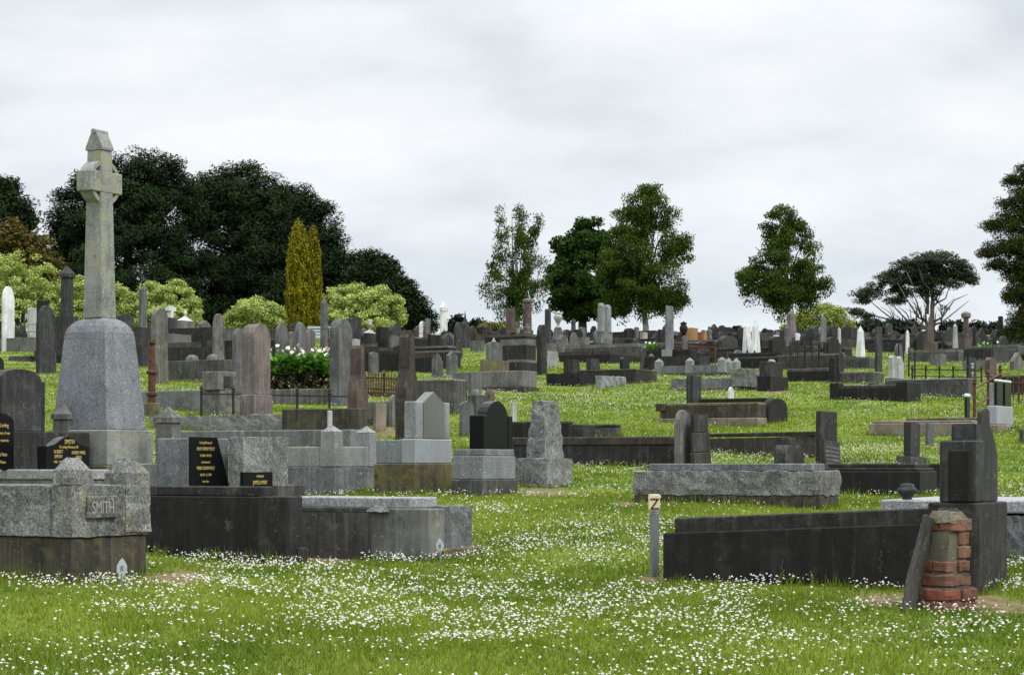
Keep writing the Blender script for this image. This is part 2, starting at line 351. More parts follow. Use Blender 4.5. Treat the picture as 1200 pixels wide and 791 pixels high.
def mon(kind, label, cat, xl, xc, xr, yb, tiers, th=60, lift=0, group=None, tilt=None):
    """xl, xc, xr: left end, near corner and right end of the footprint; yb: the ground at the corner; heights in photo pixels"""
    th = R(th); C = at(xc, yb); s = F/C.y
    u = Vector((math.cos(th), math.sin(th), 0)); v = Vector((-math.sin(th), math.cos(th), 0))
    def length(w, xp):
        k = (xp - CX)/F
        return (k*C.y - C.x)/(w.x - k*w.y)
    a = max(.03, min(6, length(u, xr))); b = max(.03, min(6, length(v, xl)))
    cen = C + u*(a/2) + v*(b/2)
    loc = Vector((cen.x, cen.y, C.z + lift/s))
    PLACED.append((cen.x, cen.y, max(a, b)*.5))
    if not lift and C.y < 62: FOOT.append((cen.x, cen.y, a, b, th))
    single = len(tiers) == 1; wpx = (xr - xl)/s
    root = None if single else empty(kind, loc, th)
    z = 0.; foot = [-a/2, a/2, -b/2, b/2]; obj = None
    bevel = .009 if s > 95 else (.012 if s > 45 else 0)
    for ti, t in enumerate(tiers):
        h = t['h']/s; ins = t['ins']
        if t['fr']:
            f = t['fr']; ft = [-a/2 + a*f[0], -a/2 + a*f[1], -b/2 + b*f[2], -b/2 + b*f[3]]
        else:
            i4 = ins if isinstance(ins, tuple) else (ins,)*4
            ft = [foot[0] + i4[0]/s, foot[1] - i4[1]/s, foot[2] + i4[2]/s, foot[3] - i4[3]/s]
            if ft[1] - ft[0] < .02: m_ = (ft[0] + ft[1])/2; ft[0], ft[1] = m_ - .02, m_ + .02
            if ft[3] - ft[2] < .02: m_ = (ft[2] + ft[3])/2; ft[2], ft[3] = m_ - .02, m_ + .02
            foot = ft
        z0 = z if t['at'] is None else t['at']/s
        sink = (.25 + .1*max(a, b)) if (ti == 0 and not lift) or t.get('ground') else 0.
        bm = bmesh.new(); sh = t['shape']; x0, x1, y0, y1 = ft; w0 = min(x1 - x0, y1 - y0); smooth = False
        if sh == 'box':
            zt = None
            if 'dl' in t: dd = t['dl']/s; zt = (z0 + h, z0 + h, z0 + h - dd, z0 + h - dd)
            add_box(bm, x0, x1, y0, y1, z0 - sink, z0 + h, zt, bev=bevel)
        elif sh == 'rock':
            k = t.get('tap', 0)/s
            add_frustum(bm, (x0, x1, y0, y1), (x0 + k, x1 - k, y0 + k, y1 - k), z0 - min(sink, .12), z0 + h)
            rough_up(bm, max(.045, 5/s), t.get('amp', .018 if s > 60 else .03), random.random()*20)
        elif sh == 'rockpost':
            cx, cy = (x0 + x1)/2, (y0 + y1)/2; zm = z0 + h*t.get('m', .55); k = .03
            add_frustum(bm, ft, (x0 + k*.3, x1 - k*.3, y0 + k*.3, y1 - k*.3), z0, zm)
            bmesh.ops.delete(bm, geom=[f for f in bm.faces if all(v_.co.z > zm - 1e-6 for v_ in f.verts)], context='FACES_ONLY')
            q = .34; vs = sorted([v_ for v_ in bm.verts if v_.co.z > zm - 1e-6], key=lambda v_: math.atan2(v_.co.y - cy, v_.co.x - cx))
            tp_ = [bm.verts.new((cx + (v_.co.x - cx)*q, cy + (v_.co.y - cy)*q, z0 + h)) for v_ in vs]
            for i in range(4): bm.faces.new((vs[i], vs[(i+1) % 4], tp_[(i+1) % 4], tp_[i]))
            bm.faces.new(tp_)
            rough_up(bm, .035, t.get('amp', .016), random.random()*20)
        elif sh == 'frame':
            w = t.get('w', .14); i2 = .004
            add_box(bm, x0, x1, y0, y0 + w, z0 - sink, z0 + h, bev=bevel); add_box(bm, x0, x1, y1 - w, y1, z0 - sink, z0 + h, bev=bevel)
            add_box(bm, x0 + i2, x0 + w, y0 + w, y1 - w, z0 - sink, z0 + h - .002, bev=bevel); add_box(bm, x1 - w, x1 - i2, y0 + w, y1 - w, z0 - sink, z0 + h - .002, bev=bevel)
        elif sh == 'prof':
            add_profile(bm, t['pk'], x0, x1, y0, y1, z0 - sink, h + sink, t.get('side', 'R'), bev=bevel*.8)
        elif sh == 'taper':
            k = t.get('k', .3); cx, cy = (x0 + x1)/2, (y0 + y1)/2; q = 1 - k
            add_frustum(bm, ft, (cx + (x0 - cx)*q, cx + (x1 - cx)*q, cy + (y0 - cy)*q, cy + (y1 - cy)*q), z0 - sink, z0 + h)
            if bevel: bmesh.ops.bevel(bm, geom=list(bm.edges), offset=bevel, segments=1, affect='EDGES')
            if not t['fr']: foot = [cx + (x0 - cx)*q, cx + (x1 - cx)*q, cy + (y0 - cy)*q, cy + (y1 - cy)*q]
        elif sh == 'dome':
            n = 5; prev = None
            for i in range(n + 1):
                ang = R(90*i/n); k = w0*.42*(1 - math.cos(ang)); zz = z0 + h*math.sin(ang)
                ring = [bm.verts.new(p) for p in ((x0 + k, y0 + k, zz), (x1 - k, y0 + k, zz), (x1 - k, y1 - k, zz), (x0 + k, y1 - k, zz))]
                if prev:
                    for q in range(4): bm.faces.new((prev[q], prev[(q+1) % 4], ring[(q+1) % 4], ring[q]))
                else: bm.faces.new(ring[::-1])
                prev = ring
            bm.faces.new(prev)
        elif sh == 'pyr':
            e = t.get('eave', 0)/s; zz = z0
            if e: add_box(bm, x0 - e, x1 + e, y0 - e, y1 + e, z0, z0 + h*.3); zz = z0 + h*.3 + .002
            cx, cy = (x0 + x1)/2, (y0 + y1)/2; k = .03
            add_frustum(bm, (x0 - e, x1 + e, y0 - e, y1 + e), (cx - .004, cx + .004, cy - .004, cy + .004), zz, z0 + h)
        elif sh == 'obelisk':
            k = t.get('k', .35); cap = t.get('cap', .12); cx, cy = (x0 + x1)/2, (y0 + y1)/2; q = 1 - k
            tp = (cx + (x0 - cx)*q, cx + (x1 - cx)*q, cy + (y0 - cy)*q, cy + (y1 - cy)*q)
            vs = add_frustum(bm, ft, tp, z0 - sink, z0 + h*(1 - cap))
            bmesh.ops.delete(bm, geom=[f for f in bm.faces if all(v_ in vs[4:] for v_ in f.verts)], context='FACES_ONLY')
            ap = bm.verts.new((cx, cy, z0 + h))
            for i in range(4): bm.faces.new((vs[4 + i], vs[4 + (i+1) % 4], ap))
        elif sh == 'cyl':
            r = .5*wpx*((x1 - x0)/a + (y1 - y0)/b)/2; cx, cy = (x0 + x1)/2, (y0 + y1)/2; k = t.get('k', .12)
            lathe(bm, [(r*1.0, z0 - sink), (r, z0 + h*.02), (r*(1 - k*.4), z0 + h*.5), (r*(1 - k), z0 + h*.98), (r*(1 - k)*.9, z0 + h)], cx, cy); smooth = False
        elif sh == 'cap':
            r = .5*wpx*((x1 - x0)/a + (y1 - y0)/b)/2*t.get('f', 1.5); cx, cy = (x0 + x1)/2, (y0 + y1)/2
            lathe(bm, [(r*.7, z0), (r, z0 + h*.25), (r, z0 + h*.7), (r*.5, z0 + h*.95), (r*.1, z0 + h)], cx, cy)
        elif sh == 'urn':
            r = .5*wpx*((x1 - x0)/a + (y1 - y0)/b)/2; cx, cy = (x0 + x1)/2, (y0 + y1)/2
            lathe(bm, [(r*p, z0 + h*q) for p, q in ((.7, 0), (.75, .06), (.35, .14), (.3, .25), (.55, .36), (.95, .55), (1., .68), (.8, .78), (.55, .82), (.85, .88), (.8, .92), (.3, .96), (.12, 1))], cx, cy, 14); smooth = True
        elif sh == 'cross':
            cx, cy = (x0 + x1)/2, (y0 + y1)/2; w = x1 - x0; tk = min(y1 - y0, w*.35)/2; aw = w*.17
            add_box(bm, cx - aw, cx + aw, cy - tk, cy + tk, z0 - sink, z0 + h)
            add_box(bm, x0, cx - aw, cy - tk, cy + tk, z0 + h*.58, z0 + h*.58 + 2*aw); add_box(bm, cx + aw, x1, cy - tk, cy + tk, z0 + h*.58, z0 + h*.58 + 2*aw)
        elif sh == 'statue':
            cx, cy = (x0 + x1)/2, (y0 + y1)/2; r = .5*wpx*((x1 - x0)/a + (y1 - y0)/b)/2
            lathe(bm, [(r*p, z0 + h*q) for p, q in ((1., 0), (.9, .1), (.75, .35), (.85, .55), (.9, .68), (.4, .76), (.3, .79), (.42, .84), (.45, .9), (.3, .97), (.05, 1))], cx, cy, 12); smooth = True
        nm = kind if single else t['name']
        if t.get('rot'):
            pv = Vector(((x0 + x1)/2, (y0 + y1)/2, z0))
            bmesh.ops.rotate(bm, cent=pv, matrix=Matrix.Rotation(R(t['rot'][1]), 3, t['rot'][0]), verts=bm.verts)
        obj = bm_obj(nm, bm, M[t['mat']], root, smooth)
        t['obj'] = obj; t['foot'] = list(ft); t['z0'] = z0; t['z1'] = z0 + h
        if t.get('label'): obj['label'] = t['label']
        if t['at'] is None: z = z0 + h
    if single:
        obj.location = loc; obj.rotation_euler = (0, 0, th); root = obj
    if tilt: root.rotation_euler = (R(tilt[0]), R(tilt[1]), th)
    tag(root, label, cat, group)
    root['_s'] = s; del root['_s']
    return root, tiers, s

def hs(label, x0, x1, yt, yb, pk, mat, split=.32, base=None, bh=.12, lift=0, kind='headstone', cat='headstone', tilt=None, th=60, side='R', group=None):
    """an upright stone, with a base block when base names its material"""
    xc = x0 + split*(x1 - x0); h = yb - lift - yt if lift else yb - yt
    tiers = []
    if base:
        tiers.append(T('base', 'box', h*bh, base)); tiers.append(T('tablet', 'prof', h*(1 - bh), mat, ins=(x1 - x0)*.07, pk=pk, side=side))
    else: tiers.append(T('tablet', 'prof', h, mat, pk=pk, side=side))
    return mon(kind, label, cat, x0, xc, x1, yb, tiers, lift=lift, tilt=tilt, th=th, group=group)

def text(txt, size, loc, rot, mat, parent, name='lettering', ext=.002, align='CENTER', squeeze=1.0):
    cu = bpy.data.curves.new('t', 'FONT'); cu.body = txt; cu.size = size; cu.extrude = ext; cu.align_x = align
    o = bpy.data.objects.new('t', cu); COL.objects.link(o)
    dg = bpy.context.evaluated_depsgraph_get(); me = bpy.data.meshes.new_from_object(o.evaluated_get(dg))
    bpy.data.objects.remove(o); bpy.data.curves.remove(cu)
    q = link(name, me, mat, parent); q.location = loc; q.rotation_euler = rot; q.scale = (squeeze, 1, 1)
    return q

def lines(tx, top, dz, size, ypos, xc, mat, parent, squeeze=.8):
    """several lines of writing as one mesh on a face looking along -y"""
    obs = []
    for i, row in enumerate(tx):
        st, sz = row if isinstance(row, tuple) else (row, size)
        if st: obs.append(text(st, sz, (xc, ypos, top - dz*i), (R(90), 0, 0), mat, parent, squeeze=squeeze))
    return obs
CLX, CLY, ZEN, SUNE, EXPO = 1.3, .4, 2.6, 1.5, 0.45
# ------------------------------------------------------------------ near graves, left
def kb(label, xl, xr, yt, yb, mat, split=.85, cap=None, caph=5, capout=0, kind='kerbed_grave', cat='grave', shape='box', dl=0, th=60, base=None, baseh=6, extra=None, lift=0, group=None):
    """a long low grave: kerb wall with an optional capping slab and base course"""
    tiers = []; h = yb - yt
    if base: tiers.append(T('base_course', 'box', baseh, base)); h -= baseh
    if cap:
        k = dict(dl=dl) if dl else {}
        tiers.append(T('kerb', shape, h - caph, mat, ins=2 if base else 0, **k))
        tiers.append(T('ledger_slab', 'box', caph, cap, ins=-capout, **k))
    else: tiers.append(T('kerb', shape, h, mat, ins=2 if base else 0, **(dict(dl=dl) if dl else {})))
    if extra: tiers += extra
    return mon(kind, label, cat, xl, xl + split*(xr - xl), xr, yb, tiers, th=th, lift=lift, group=group)

# carved-name rock kerb in the corner
r, t, s = mon('kerbed_grave', 'rock faced granite grave kerb with a carved name and two rounded corner stones', 'grave', -125, 84, 172, 684, [
    T('base_course', 'box', 54, 'mossd'),
    T('kerb', 'frame', 62, 'rockm', ins=(2, 1, 2, 0), w=.17),
    T('gravel_bed', 'box', 40, 'gravel', fr=(.1, .9, .05, .95), at=54),
    T('kerb_stone', 'rock', 60, 'rockm', fr=(-.02, 1.0, -.008, .105), at=55, amp=.011),
    T('kerb_stone', 'rock', 60, 'rock', fr=(-.02, .25, .105, .42), at=55, amp=.012),
    T('kerb_stone', 'rock', 60, 'rock', fr=(-.02, .25, .425, .98), at=55, amp=.012),
    T('corner_stone', 'rockpost', 34, 'rock', fr=(.0, .31, .004, .108), at=115, amp=.016),
    T('corner_stone', 'rockpost', 90, 'rockm', fr=(.68, 1.03, -.014, .115), at=58, m=.80, amp=.014)])
f = t[3]['foot']
pl = bmesh.new(); add_box(pl, f[0] + .13, f[0] + .42, f[2] - .020, f[2] + .05, 76/s, 103/s, bev=.008); p_ = bm_obj('name_panel', pl, M['rockm'], r)
text('SMITH', .115, (f[0] + .275, f[2] - .0203, 82/s), (R(90), 0, 0), M['cut'], p_, squeeze=.66)

hid = kb('pale grave slab behind the carved-name kerb, under two black plaques', -80, 150, 550, 625, 'conc', split=.82, kind='grave_slab', cat='slab', cap='ledger', caph=12, capout=2)
r, t, s = mon('memorial_plaque', 'black arched plaque in gold lettering on the pale slab by the corner stones', 'plaque', 43, 53, 105, 622, [T('tablet', 'prof', 39, 'black', pk='ogee'), ], lift=72)
f = t[0]['foot']; w = f[1] - f[0]; cx = (f[0] + f[1])/2; zt = 39/s
lines([('SMITH', .055)], zt - .062, .03, .05, f[2] - .003, cx + .02, M['gold'], r)
lines([('In Loving Memory Of', .034)], zt - .10, .03, .05, f[2] - .003, cx + .01, M['gold'], r)
lines([('ALBERT', .042), ('SMITH', .042), ('1903 - 1979', .03)], zt - .143, .042, .04, f[2] - .003, cx - .12, M['gold'], r)
lines([('AUDREY MABEL', .040), ('SMITH', .042), ('1909 - 1984', .03)], zt - .15, .042, .04, f[2] - .003, cx + .135, M['gold'], r, squeeze=.62)
r, t, s = mon('memorial_plaque', 'tall black plaque cut by the left edge of the photo, gold lettering', 'plaque', -30, -22, 17, 622, [T('tablet', 'prof', 67, 'black', pk='seg')], lift=72)
f = t[0]['foot']; cx = (f[0] + f[1])/2; zt = 67/s
lines([('In Loving', .05), ('Memory of our', .036), ('dear parents', .036), ('', .05), ('At Rest', .045), ('Peace', .04)], zt - .12, .062, .05, f[2] - .003, cx + .05, M['gold'], r)

mon('headstone', 'broad stepped dark headstone with white bird droppings, left of the great cross', 'headstone', -70, 14, 106, 603, [
    T('base', 'box', 98, 'darkm'),
    T('shoulder', 'box', 61, 'greyd', fr=(-.02, .60, .2, .8), at=98),
    T('tablet', 'prof', 74, 'greyd', fr=(-.03, .48, .12, .72), at=98, pk='seg')], th=60)
mon('headstone', 'dark round-topped headstone standing left of the cross pedestal', 'headstone', 42, 46, 66, 438, [T('tablet', 'prof', 81, 'greyd', pk='gothic')])

# the great Celtic cross
r, t, s = mon('celtic_cross', 'tall lichened Celtic cross on a tapering granite pedestal', 'monument', 52, 126, 184, 598, [
    T('base', 'box', 53, 'mossc'),
    T('plinth', 'box', 42, 'crosst', ins=3),
    T('pedestal', 'taper', 108, 'blue', ins=(3, 8, 3, 3), k=.24),
    T('pedestal_top', 'dome', 27, 'blue', ins=.4)], th=60)
f = t[3]['foot']; cx, cy = (f[0] + f[1])/2, (f[2] + f[3])/2; z0 = t[3]['z1'] - .01
sw, sd = .222, .246            # shaft width and thickness
H = 226/s; zc = z0 + 163/s     # full height, centre of the arms
bm = bmesh.new()
def shaftbox(x0, x1, d, za, zb, k=0):
    add_frustum(bm, (cx + x0, cx + x1, cy - d/2, cy + d/2), (cx + x0 + k, cx + x1 - k, cy - d/2 + k, cy + d/2 - k), za, zb)
shaftbox(-sw/2, sw/2, sd, z0, zc - .10, .022)
shaftbox(-sw/2 + .022, sw/2 - .022, sd - .040, zc - .11, zc + .11)
shaftbox(-sw/2 + .024, sw/2 - .024, sd - .046, zc + .10, z0 + H - .20, .006)
bmesh.ops.bevel(bm, geom=list(bm.edges), offset=.01, segments=1, affect='EDGES')
bm_obj('shaft', bm, M['crosst'], r)
for sg in (-1, 1):
    bm = bmesh.new(); a0 = sw/2 - .05
    x0, x1 = (cx + a0, cx + a0 + .175) if sg > 0 else (cx - a0 - .175, cx - a0)
    add_box(bm, x0, x1, cy - sd/2 + .027, cy + sd/2 - .027, zc - .105, zc + .105, bev=.01)
    bm_obj('arm', bm, M['crosst'], r)
bm = bmesh.new(); ro, ri, td = .222, .182, sd*.33
for q in range(4):
    n = 9; prev = None
    for i in range(n + 1):
        a = R(90*q + 14 + 62*i/n); c_, s_ = math.cos(a), math.sin(a)
        ring = [bm.verts.new((cx + rr*c_, cy + yy, zc + rr*s_)) for rr, yy in ((ri, -td), (ro, -td), (ro, td), (ri, td))]
        if prev:
            for k in range(4): bm.faces.new((prev[k], prev[(k+1) % 4], ring[(k+1) % 4], ring[k]))
        else: bm.faces.new(ring)
        prev = ring
    bm.faces.new(prev[::-1])
bm_obj('ring', bm, M['crosst'], r)
bm = bmesh.new(); za = z0 + H - .205; hw, hd = sw/2 - .022, sd/2 - .016
A = [(-hd, 0), (hd, 0), (hd, .025), (0.03, .18), (-.03, .18), (-hd, .025)]
Va = [bm.verts.new((cx - hw, cy + y, za + z)) for y, z in A]; Vb = [bm.verts.new((cx + hw, cy + y, za + z)) for y, z in A]
bm.faces.new(Va); bm.faces.new(Vb[::-1])
for i in range(6): bm.faces.new((Va[i], Vb[i], Vb[(i+1) % 6], Va[(i+1) % 6]))
tube(bm, [Vector((cx - hw - .01, cy, za + .185)), Vector((cx + hw + .01, cy, za + .185))], .027, 10)
bm_obj('gabled_cap', bm, M['crosst'], r)
for lab, xl, xc, xr, yb in (('capped stone kerb post right of the cross pedestal', 180, 202, 214, 598), ('capped stone kerb post left of the cross pedestal, behind the arched plaque', 60, 80, 93, 594)):
    mon('kerb_post', lab, 'post', xl, xc, xr, yb, [T('post', 'box', 103, 'conc', ins=1), T('cap', 'pyr', 19, 'conc', eave=1.5)], group='capped posts around the cross')
kb('greenish kerb joining the cross base to its right-hand post', 120, 216, 543, 600, 'crosst', split=.78, kind='grave_kerb', cat='kerb')

# dark kerb and slab graves at the front left
r, t, s = mon('kerbed_grave', 'black stained low tomb beside the carved-name kerb, ledge on top', 'grave', 168, 338, 352, 661, [
    T('kerb', 'box', 79, 'dark'),
    T('ledger_slab', 'box', 12, 'darkm', fr=(.08, .9, .17, 1.)),
    T('corner_pier', 'box', 79.6, 'darkm', fr=(-.05, 1.03, -.015, .2), at=0, ground=1),
    T('base_course', 'box', 13, 'dark', fr=(-.07, .5, .21, .62), at=0, ground=1),
    T('base_course', 'box', 19, 'darkm', fr=(.5, 1.25, -.03, .35), at=0, ground=1)])
r, t, s = mon('kerbed_grave', 'low mossy grave with a pale flat ledger slab, centre left', 'grave', 335, 502, 552, 657, [
    T('kerb', 'box', 57, 'concd', dl=-2),
    T('ledger_slab', 'box', 13, 'ledger', fr=(.02, .62, .12, .99), at=61),
    T('slab_bed', 'box', 8, 'concd', fr=(.0, .66, .1, 1.), at=54),
    T('corner_pier', 'box', 61, 'conc', fr=(-.02, .35, -.012, .39), at=0, ground=1),
    T('end_block', 'rock', 60, 'gran_m', fr=(.36, 1.0, -.008, .5), at=3, amp=.012),
    T('base_course', 'box', 14, 'mossc', fr=(.2, 1.15, -.05, .6), at=0, ground=1)])
f = t[0]['foot']; bm = bmesh.new(); add_frustum(bm, (-.1, .1, -.09, .09), (-.05, .05, -.05, .05), 0, .07); rough_up(bm, .03, .015, 3)
lump = bm_obj('loose_stone', bm, M['rock']); lump.matrix_world = r.matrix_basis @ Matrix.Translation((f[0] + .06, f[2] + .42, 57.2/s))
tag(lump, 'small rough stone lying on the low mossy grave with the flat slab', 'stone')

r, t, s = mon('headstone', 'grey granite desk stone carrying a slanted black plaque of gold lettering', 'headstone', 182, 221, 269, 603, [T('base', 'box', 30, 'gran_m'), T('block', 'box', 60, 'gran_m', ins=.6)])
f = t[1]['foot']; w = f[1] - f[0]; zb, zt = 33/s, 90/s
bm = bmesh.new(); q = [(f[0] + .005, zb), (f[1] - .02, zb), (f[0] + w*.66, zt + .01), (f[0] + .005, zt + .01)]
A = [bm.verts.new((x, f[2] - .022, z)) for x, z in q]; B = [bm.verts.new((x, f[2] - .002, z)) for x, z in q]
bm.faces.new(A); bm.faces.new(B[::-1])
for i in range(4): bm.faces.new((A[i], B[i], B[(i+1) % 4], A[(i+1) % 4]))
pq = bm_obj('plaque', bm, M['black'], r)
lines([('In Loving Memory of', .036), ('ALEX STANLEY KELLY', .045), ('9.1.1908 - 4.10.1972', .034), ('Loved husband of', .030), ('MABEL ROSINA KELLY', .045), ('3.8.1910 - 21.7.1994', .034), ('Rest in Peace', .03)], zt - .055, .062, .04, f[2] - .025, f[0] + w*.37, M['gold'], pq, squeeze=.62)
mon('headstone', 'pale rock faced granite block behind the little black plaque', 'headstone', 268, 285, 338, 600, [T('block', 'rock', 88, 'rock', amp=.014)])
kb('small plain concrete step beside the little black plaque', 296, 358, 568, 608, 'concd', split=.5, kind='grave_step', cat='step')
r, t, s = mon('memorial_plaque', 'little black plaque with two gold lines, leaning on the rock faced block', 'plaque', 281, 284, 320, 612, [T('tablet', 'prof', 30, 'black', pk='flat')], lift=29)
f = t[0]['foot']; lines([('IN MEMORY', .03), ('JAMES & MARY', .05), ('KELLY', .035)], 30/s - .05, .06, .04, f[2] - .003, (f[0] + f[1])/2 + .03, M['gold'], r, squeeze=.65)

r, t, s = mon('kerbed_grave', 'pale granite kerbed grave with pyramid capped corner posts', 'grave', 296, 392, 441, 580, [
    T('base_course', 'box', 33, 'gran_m'),
    T('kerb', 'frame', 24, 'gran_l', ins=.5, w=.2),
    T('gravel_bed', 'box', 12, 'gravel', fr=(.2, .8, .15, .9), at=33),
    T('corner_post', 'box', 41, 'gran_l', fr=(-.01, .19, -.006, .165), at=33), T('post_cap', 'pyr', 8, 'gran_l', fr=(-.01, .19, -.006, .165), at=74.2),
    T('corner_post', 'box', 41, 'gran_l', fr=(.82, 1.01, -.006, .165), at=33), T('post_cap', 'pyr', 8, 'gran_l', fr=(.82, 1.01, -.006, .165), at=74.2)])
kb('long low rock faced kerb under the pinkish round-topped headstone', 176, 358, 485, 510, 'rock', split=.97, shape='rock', kind='grave_kerb', cat='kerb')
kb('smooth grey kerb in front of the long rock faced kerb', 205, 424, 503, 530, 'gran_m', split=.94, kind='grave_kerb', cat='kerb')
mon('headstone', 'tall pinkish round-topped headstone on a square base, right of the iron rail', 'headstone', 279, 297, 321, 507, [
    T('footing', 'box', 3, 'conc', ins=-2), T('base', 'box', 24, 'sandp', ins=3), T('tablet', 'prof', 84, 'sandp', ins=(3, 3, 1, 1), pk='round')], lift=18)
kb('low granite kerb behind the capped post, left of the iron rail', 150, 240, 457, 482, 'gran_m', split=.84, kind='grave_kerb', cat='kerb')
mon('headstone', 'square sandstone desk stone with a dark recessed panel behind the iron rail', 'headstone', 236, 258, 290, 487, [
    T('base', 'rock', 30, 'conc', amp=.02), T('desk', 'box', 22, 'sand', fr=(-.05, .6, .0, .9)), T('panel', 'box', 14, 'greyd', fr=(.12, .45, -.03, .1), at=33)])
mon('kerbed_grave', 'grey stone grave kerb with two pale rounded knobs on top', 'grave', 190, 262, 277, 449, [
    T('base_course', 'box', 6, 'mossc'), T('kerb', 'box', 22, 'concd', ins=1),
    T('knob', 'dome', 7, 'conc', fr=(.1, .6, .18, .30), at=28), T('knob', 'dome', 7, 'conc', fr=(.1, .6, .52, .64), at=28)])
mon('iron_post', 'rusty twisted iron gate post set in a mossy stone block', 'post', 168, 180, 188, 488, [
    T('base', 'box', 16, 'mossc'), T('shaft', 'cyl', 66, 'rust', fr=(.3, .75, .3, .75)), T('finial', 'urn', 8, 'rust', fr=(.28, .77, .28, .77)),
    T('collar', 'cap', 6, 'rust', fr=(.3, .75, .3, .75), at=24), T('collar', 'cap', 5, 'rust', fr=(.3, .75, .3, .75), at=50)])
hs('tall narrow round-topped headstone with a pale foot, beside the rusty post', 177, 197, 361, 450, 'round', 'sand', split=.3)
mon('monument', 'grey obelisk on a dark pedestal behind the narrow round-topped headstone', 'monument', 153, 166, 182, 430, [
    T('base', 'box', 20, 'greyd'), T('pedestal', 'box', 27, 'greyd', ins=3), T('shaft', 'obelisk', 50, 'greym', ins=(4, 4, 3, 3), k=.2, cap=.1)])
mon('monument', 'slim dark column with a pyramid cap left of the Celtic cross shaft', 'monument', 65, 78, 92, 425, [
    T('base', 'box', 55, 'greyd'), T('shaft', 'taper', 46, 'greyd', ins=4, k=.08), T('cap', 'pyr', 14, 'greyd', eave=2)])
hs('white marble headstone with a pointed top at the far left', 2, 17, 335, 412, 'gothic', 'white', split=.15)
kb('grey block kerb on the grass at the far left', -40, 45, 395, 412, 'conc', split=.95, kind='grave_kerb', cat='kerb')
hs('small pale lined headstone behind the dark round-topped stone', 32, 47, 360, 408, 'seg', 'pale', split=.15)
hs('black wedge-shaped stone peeping over the dark round-topped headstone', 43, 61, 352, 425, 'slant', 'blackm', split=.2)
kb('thin flat stone lying in the grass at the far left', 10, 45, 417, 424, 'concd', split=.7, kind='grave_slab', cat='slab')
mon('headstone', 'dark rounded stone cut off by the left edge, on the grass', 'headstone', -12, -6, 5, 446, [T('tablet', 'prof', 28, 'dark', pk='round')])

# behind, left of the cypress
hs('pale gothic headstone with a dark rim, below the small white cross', 249, 263, 367, 436, 'gothic', 'sand', split=.25)
mon('monument', 'tiny white marble cross on a dark stone, left of the pale gothic headstone', 'monument', 193, 198, 207, 414, [T('base', 'box', 42, 'greyd'), T('cross', 'cross', 14, 'white', ins=0)])
mon('monument', 'little white urn on a pale stone with dark panels', 'monument', 203, 212, 231, 412, [T('base', 'box', 25, 'pale'), T('block', 'box', 12, 'conc', ins=2), T('roof', 'pyr', 6, 'white', ins=1), T('urn', 'urn', 10, 'white', ins=9, at=40)])
kb('square grey stone block among dark kerbs, above the knobbed kerb', 197, 224, 391, 416, 'conc', split=.2, kind='headstone', cat='headstone')
kb('dark low grave with a rusty rail behind the knobbed kerb', 196, 300, 405, 434, 'darkm', split=.9)
hs('small broken gable stone by the pale shrubs, left of the pale gothic headstone', 232, 247, 375, 410, 'gable', 'sand', split=.3)
kb('dark long wall behind the little white urn', 196, 262, 383, 415, 'darkm', split=.9, kind='grave_kerb', cat='kerb')
kb('pale stone ledge right of the pale gothic headstone', 262, 300, 384, 412, 'sand', split=.8, kind='grave_kerb', cat='kerb')
hs('dark broad headstone with fleecy top beside the obelisk pedestal', 136, 157, 367, 420, 'seg', 'greyd', split=.2)
kb('dark base block with a pale scroll behind the narrow headstone', 157, 182, 400, 428, 'darkm', split=.6, kind='grave_kerb', cat='kerb')
hs('grey round-topped headstone half hidden behind the pinkish one', 272, 290, 384, 462, 'round', 'greym', split=.25)
hs('round headstone with a dark edge behind the white lilies, left of the pair', 322, 338, 377, 455, 'gothic', 'greym', split=.25)
hs('round-topped headstone with a dark edge behind the white lilies, right of the pair', 345, 359, 377, 455, 'gothic', 'greym', split=.3)
hs('small pale round headstone between the two dark-edged ones', 337, 347, 388, 450, 'round', 'sand', split=.3)
hs('broad grey headstone just right of the dark-edged pair', 357, 370, 384, 450, 'gable', 'sand', split=.2)
hs('tall mossy round headstone with pale streaks, right of the lilies', 386, 413, 373, 476, 'round', 'greym', split=.4)
mon('headstone', 'slender bottle-shaped brown headstone left of the rusty picket fence', 'headstone', 407, 419, 431, 507, [T('tablet', 'prof', 103, 'brown', pk='bottle')])
mon('headstone', 'tall bottle-shaped black headstone right of the rusty picket fence', 'headstone', 463, 475, 491, 516, [T('tablet', 'prof', 126, 'darkb', pk='bottle')])
mon('monument', 'grey obelisk standing just right of the golden cypresses', 'monument', 375, 380, 385, 410, [T('shaft', 'obelisk', 62, 'greym', k=.15, cap=.12)])

# ------------------------------------------------------------------ middle foreground
mon('headstone', 'granite headstone framing a grey-green gabled tablet on a mossy base', 'headstone', 438, 487, 532, 580, [
    T('base', 'box', 37, 'mossc'),
    T('kerb_block', 'box', 28, 'blue', fr=(.05, .95, .25, 1.0), at=37), T('block', 'box', 29, 'smooth', fr=(.02, .97, .02, .36), at=37),
    T('pillar', 'box', 44, 'gran_l', fr=(.06, .28, .05, .33), at=66.2), T('pillar', 'box', 44, 'gran_l', fr=(.74, .95, .05, .33), at=66.2),
    T('tablet', 'prof', 56, 'tablet', fr=(.24, .80, .035, .28), at=66.3, pk='gable')])
mon('headstone', 'polished black arched headstone on a blue-grey granite base', 'headstone', 527, 567, 607, 582, [
    T('base', 'box', 20, 'concd'), T('block', 'box', 28, 'blue', ins=2), T('top_block', 'box', 8, 'gran_m', ins=1),
    T('side_slab', 'box', 40, 'black', fr=(.07, .20, .08, .5), at=56.2), T('side_slab', 'box', 40, 'black', fr=(.80, .93, .08, .5), at=56.2),
    T('tablet', 'prof', 57, 'black', fr=(.18, .83, .1, .42), at=56.3, pk='round')])
